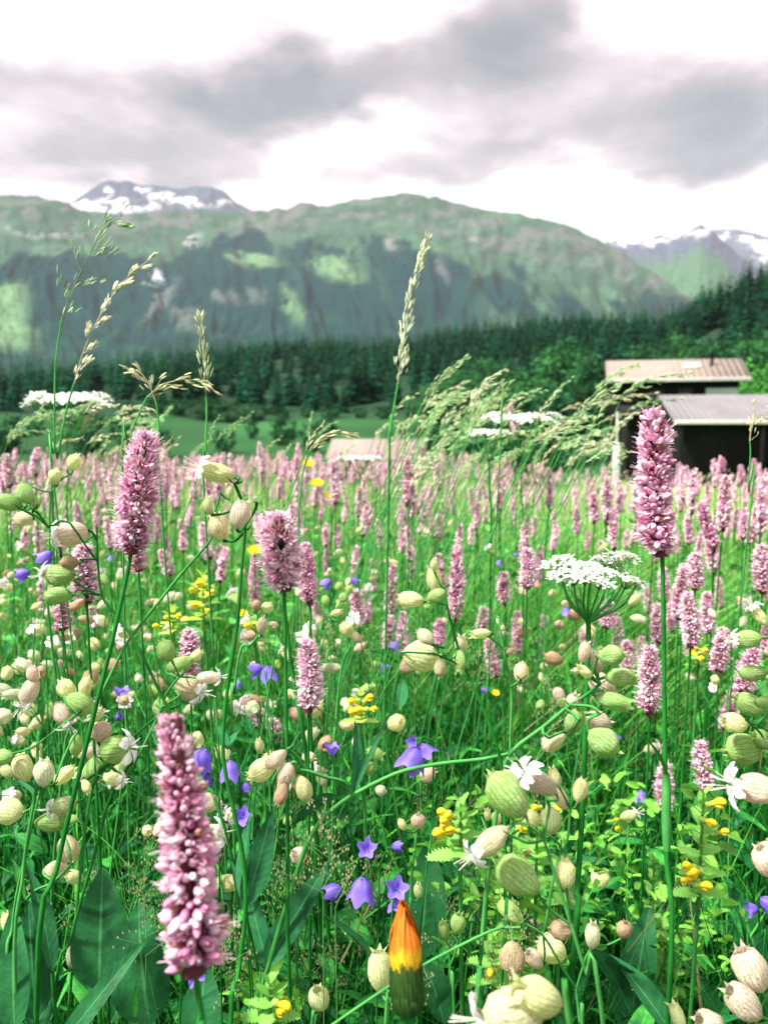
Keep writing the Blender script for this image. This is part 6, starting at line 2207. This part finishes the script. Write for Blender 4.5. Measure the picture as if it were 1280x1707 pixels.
# distant seed-head haze over the far meadow
g = np.random.default_rng(88)
n = 9000
y = 1.8 + 9 * g.random(n) ** .8
x = g.uniform(-1, 1, n) * (.66 * y + .3)
z = ground_z(x, y) + g.uniform(.36, .60, n)
fm = frames(np.stack([g.uniform(.1, .9, n), g.normal(0, .3, n), np.ones(n)], 1), g.uniform(0, 6.28, n)) * (g.uniform(.012, .032, n))[:, None, None]
mb = MB()
mb.scatter(SKV, SKF, fm * np.array([.8, .8, 1])[None, None], np.stack([x, y, z], 1), np.array([.62, .66, .36])[None] * g.uniform(.6, 1.2, (n, 1)))
tag(link('seed_heads', mb.mesh('seed_heads', [M['seed']])), 'countless small pale grass seed heads over the far meadow', 'grass', kind='stuff')

# ------------------------------------------------------------------ low leaves
LV = [leaf_grid(1, .30, .9, .25, .05, 9), leaf_grid(1, .20, .5, .3, .08, 9), leaf_grid(1, .38, 1.2, .2, .04, 9), leaf_grid(1, .24, .2, .35, .06, 9)]


def leaves_stuff(n, y0, y1, z0, z1, s0, s1, seed, c1, c2, up=(.1, 1.2), pad=.25, narrow=1.0):
    g = np.random.default_rng(seed)
    mb = MB()
    for k in range(4):
        m_ = n // 4
        y = g.uniform(y0, y1, m_)
        x = g.uniform(-1, 1, m_) * (.6 * y + pad)
        z = ground_z(x, y) + g.uniform(z0, z1, m_)
        a = g.uniform(0, 6.28, m_)
        el = g.uniform(*up, m_)
        d_ = np.stack([np.cos(a) * np.cos(el), np.sin(a) * np.cos(el), np.sin(el)], 1)
        xx = np.cross(d_, [0, 0, 1.0])
        xx /= np.linalg.norm(xx, axis=1, keepdims=True)
        zz1 = np.cross(xx, d_)
        rl = g.normal(0, .5, m_)
        x2 = xx * np.cos(rl)[:, None] + zz1 * np.sin(rl)[:, None]
        z2 = zz1 * np.cos(rl)[:, None] - xx * np.sin(rl)[:, None]
        s_ = g.uniform(s0, s1, m_)
        fm = np.stack([x2 * narrow, d_, z2], 2) * s_[:, None, None]
        t = g.random((m_, 1))
        cc = np.array(c1) * (1 - t) + np.array(c2) * t
        v_, f_, u_ = LV[k]
        mb.scatter(v_, f_, fm, np.stack([x, y, z], 1), cc, 0, u_)
    return mb


mb = leaves_stuff(2000, .42, 1.15, .05, .30, .05, .115, 301, (.004, .08, .016), (.018, .20, .04), up=(.2, 1.3), pad=.6)
tag(link('broad_leaves', mb.mesh('broad_leaves', [M['leaf']])), 'broad dark green basal leaves under the flowers', 'leaves', kind='stuff')
mb = leaves_stuff(14000, .42, 1.5, .10, .37, .012, .045, 302, (.008, .13, .02), (.06, .38, .045), up=(-.2, 1.2), narrow=.8, pad=.6)
mb2 = leaves_stuff(9000, 1.1, 3.6, .16, .44, .018, .055, 303, (.012, .17, .03), (.11, .46, .08), up=(-.2, 1.3))
tag(link('meadow_leaves', mb.mesh('meadow_leaves', [M['leaf']])), 'small mixed green leaves between the stems', 'leaves', kind='stuff')
tag(link('meadow_leaves', mb2.mesh('meadow_leaves', [M['leaf']])), 'green leaves between the grasses of the middle meadow', 'leaves', kind='stuff')
# toothed lime leaves in patches, and fine branching grass
g = np.random.default_rng(310)
mb = MB()
for (px, py, d, n_, rx, rz) in [(905, 1440, .56, 90, .045, .05), (1100, 1560, .60, 70, .05, .05), (760, 1400, .50, 36, .025, .03), (1160, 1420, .54, 46, .02, .05), (830, 1590, .50, 36, .025, .03), (440, 1670, .50, 36, .03, .02), (1010, 1420, .62, 40, .03, .05), (800, 1500, .62, 40, .05, .04)]:
    n_ = int(n_ * 1.7)
    c_ = P(px, py, d)
    loc = np.array(c_) + g.normal(size=(n_, 3)) * np.array([rx, .02, rz]) * .6
    a = g.uniform(0, 6.28, n_)
    el = g.uniform(-.2, .9, n_)
    d_ = np.stack([np.cos(a) * np.cos(el), np.sin(a) * np.cos(el), np.sin(el)], 1)
    xx = np.cross(d_, [0, 0, 1.0])
    xx /= np.linalg.norm(xx, axis=1, keepdims=True)
    zz1 = np.cross(xx, d_)
    rl = g.normal(0, .8, n_)[:, None]
    xx, zz1 = xx * np.cos(rl) + zz1 * np.sin(rl), zz1 * np.cos(rl) - xx * np.sin(rl)
    fm = np.stack([xx * .7, d_, zz1 * 1.6], 2) * g.uniform(.006, .014, n_)[:, None, None]
    mb.scatter(BRV, BRF, fm, loc, np.array([.18, .50, .06])[None] * g.uniform(.5, 1.4, (n_, 1)))
tag(link('toothed_leaves', mb.mesh('toothed_leaves', [M['lime']], smooth=False)), 'lime green toothed leaves at the lower right', 'leaves', kind='stuff')
mb = MB()
for k in range(46):
    px, py, d = g.uniform(60, 900), g.uniform(1480, 1720), g.uniform(.40, .60)
    if k > 26:
        px, py, d = g.uniform(480, 1100), g.uniform(1080, 1400), g.uniform(.6, .85)
    b0 = np.array(P(px, py, d))
    gr = np.array([b0[0] + g.uniform(-.05, .05), b0[1] + .02, gz(b0[0], b0[1])])
    tube(mb, spline([gr, (gr + b0) / 2, b0], 6), .00035, 3, (.12, .30, .08))
    for q in range(16):
        st = b0 + np.array([0, 0, .003 * q])
        a = g.uniform(0, 6.28)
        L = g.uniform(.008, .022) * (1 - q / 22)
        e = st + np.array([math.cos(a) * L, math.sin(a) * L, L * .7])
        tube(mb, [st, e], .00013, 3, (.20, .36, .12))
        for s_ in range(4):
            e2 = st + (e - st) * g.uniform(.5, 1.05) + g.normal(0, .0022, 3)
            mb.add([e2, e2 + [.0005, 0, .0008], e2 + [0, 0, .0021], e2 + [-.0005, 0, .0008]], [(0, 1, 2, 3)], np.array([.52, .50, .26]) * g.uniform(.6, 1.2))
tag(link('fine_bent_grass', mb.mesh('fine_bent_grass', [M['seed']])), 'hair-fine branching grass heads over the dark leaves', 'grass', kind='stuff')

# long dark leaves that stand out in the foreground
for (bx, by, tx, ty, wpx, d, roll, lab) in [(165, 1650, 172, 1440, 90, .47, .2, 'broad dark leaf standing low behind the big front spike on its left'), (88, 1620, 45, 1440, 34, .45, .5, 'pointed leaf low on the left beside dark stems'),
                                            (250, 1707, 232, 1500, 100, .50, -.3, 'broad dark leaf directly behind the foot of the big front spike'), (90, 1760, 250, 1560, 34, .40, .4, 'long leaf slanting up in the bottom left corner'),
                                            (700, 1600, 715, 1390, 74, .55, .1, 'broad upright leaf with pale midrib right of the hawkbit bud'), (620, 1600, 520, 1520, 44, .5, .6, 'leaf spreading left behind the hawkbit bud'),
                                            (1140, 1760, 1010, 1585, 60, .42, .3, 'large pointed leaf at the bottom right of the fan of bladders'), (1050, 1707, 1085, 1500, 60, .56, -.2, 'broad leaf behind the tall dark stem at the lower right'),
                                            (25, 1720, 25, 1500, 56, .44, .0, 'upright broad leaf in the bottom left corner'), (560, 1700, 430, 1620, 46, .50, .5, 'low leaf at the bottom centre left'),
                                            (385, 1500, 290, 1420, 30, .5, -.6, 'narrow leaf crossing behind the big front spike'), (740, 1707, 700, 1590, 60, .5, .3, 'shaded leaf right behind the hawkbit stem'), (320, 1760, 345, 1600, 70, .42, .4, 'leaf under the foot of the big front spike')]:
    b_, t_ = P(bx, by, d), P(tx, ty, d + .03)
    G_ = Vector((b_.x, b_.y + .02, gz(b_.x, b_.y + .02)))
    rt = root('basal_leaf', G_, lab, 'leaf')
    leaf_part(rt, b_, t_, wpx / FPX * d, .45, (.022, .15, .045), roll, name='leaf_blade')
    stem_part(rt, [b_, b_ * .5 + G_ * .5, G_], .0012, .0016, 'stem', 5, 6, 'leaf_stalk')

# ------------------------------------------------------------------ the air
mb = MB()
box(mb, -9000, 9000, -1500, 10000, -90, 3200)
hz = link('haze', mb.mesh('haze', [], smooth=False))
hm = bpy.data.materials.new('haze_air')
hm.use_nodes = True
T = NT(hm.node_tree)
for n in list(T.n):
    T.n.remove(n)
o = T.new('ShaderNodeOutputMaterial')
pv = T.new('ShaderNodeVolumePrincipled')
pv.inputs['Color'].default_value = (0.84, 0.90, 0.96, 1)
pv.inputs["Density"].default_value = 0.000028
pv.inputs['Anisotropy'].default_value = 0.0
T.l.new(pv.outputs[0], o.inputs['Volume'])
hz.data.materials.append(hm)
tag(hz, kind='stuff')
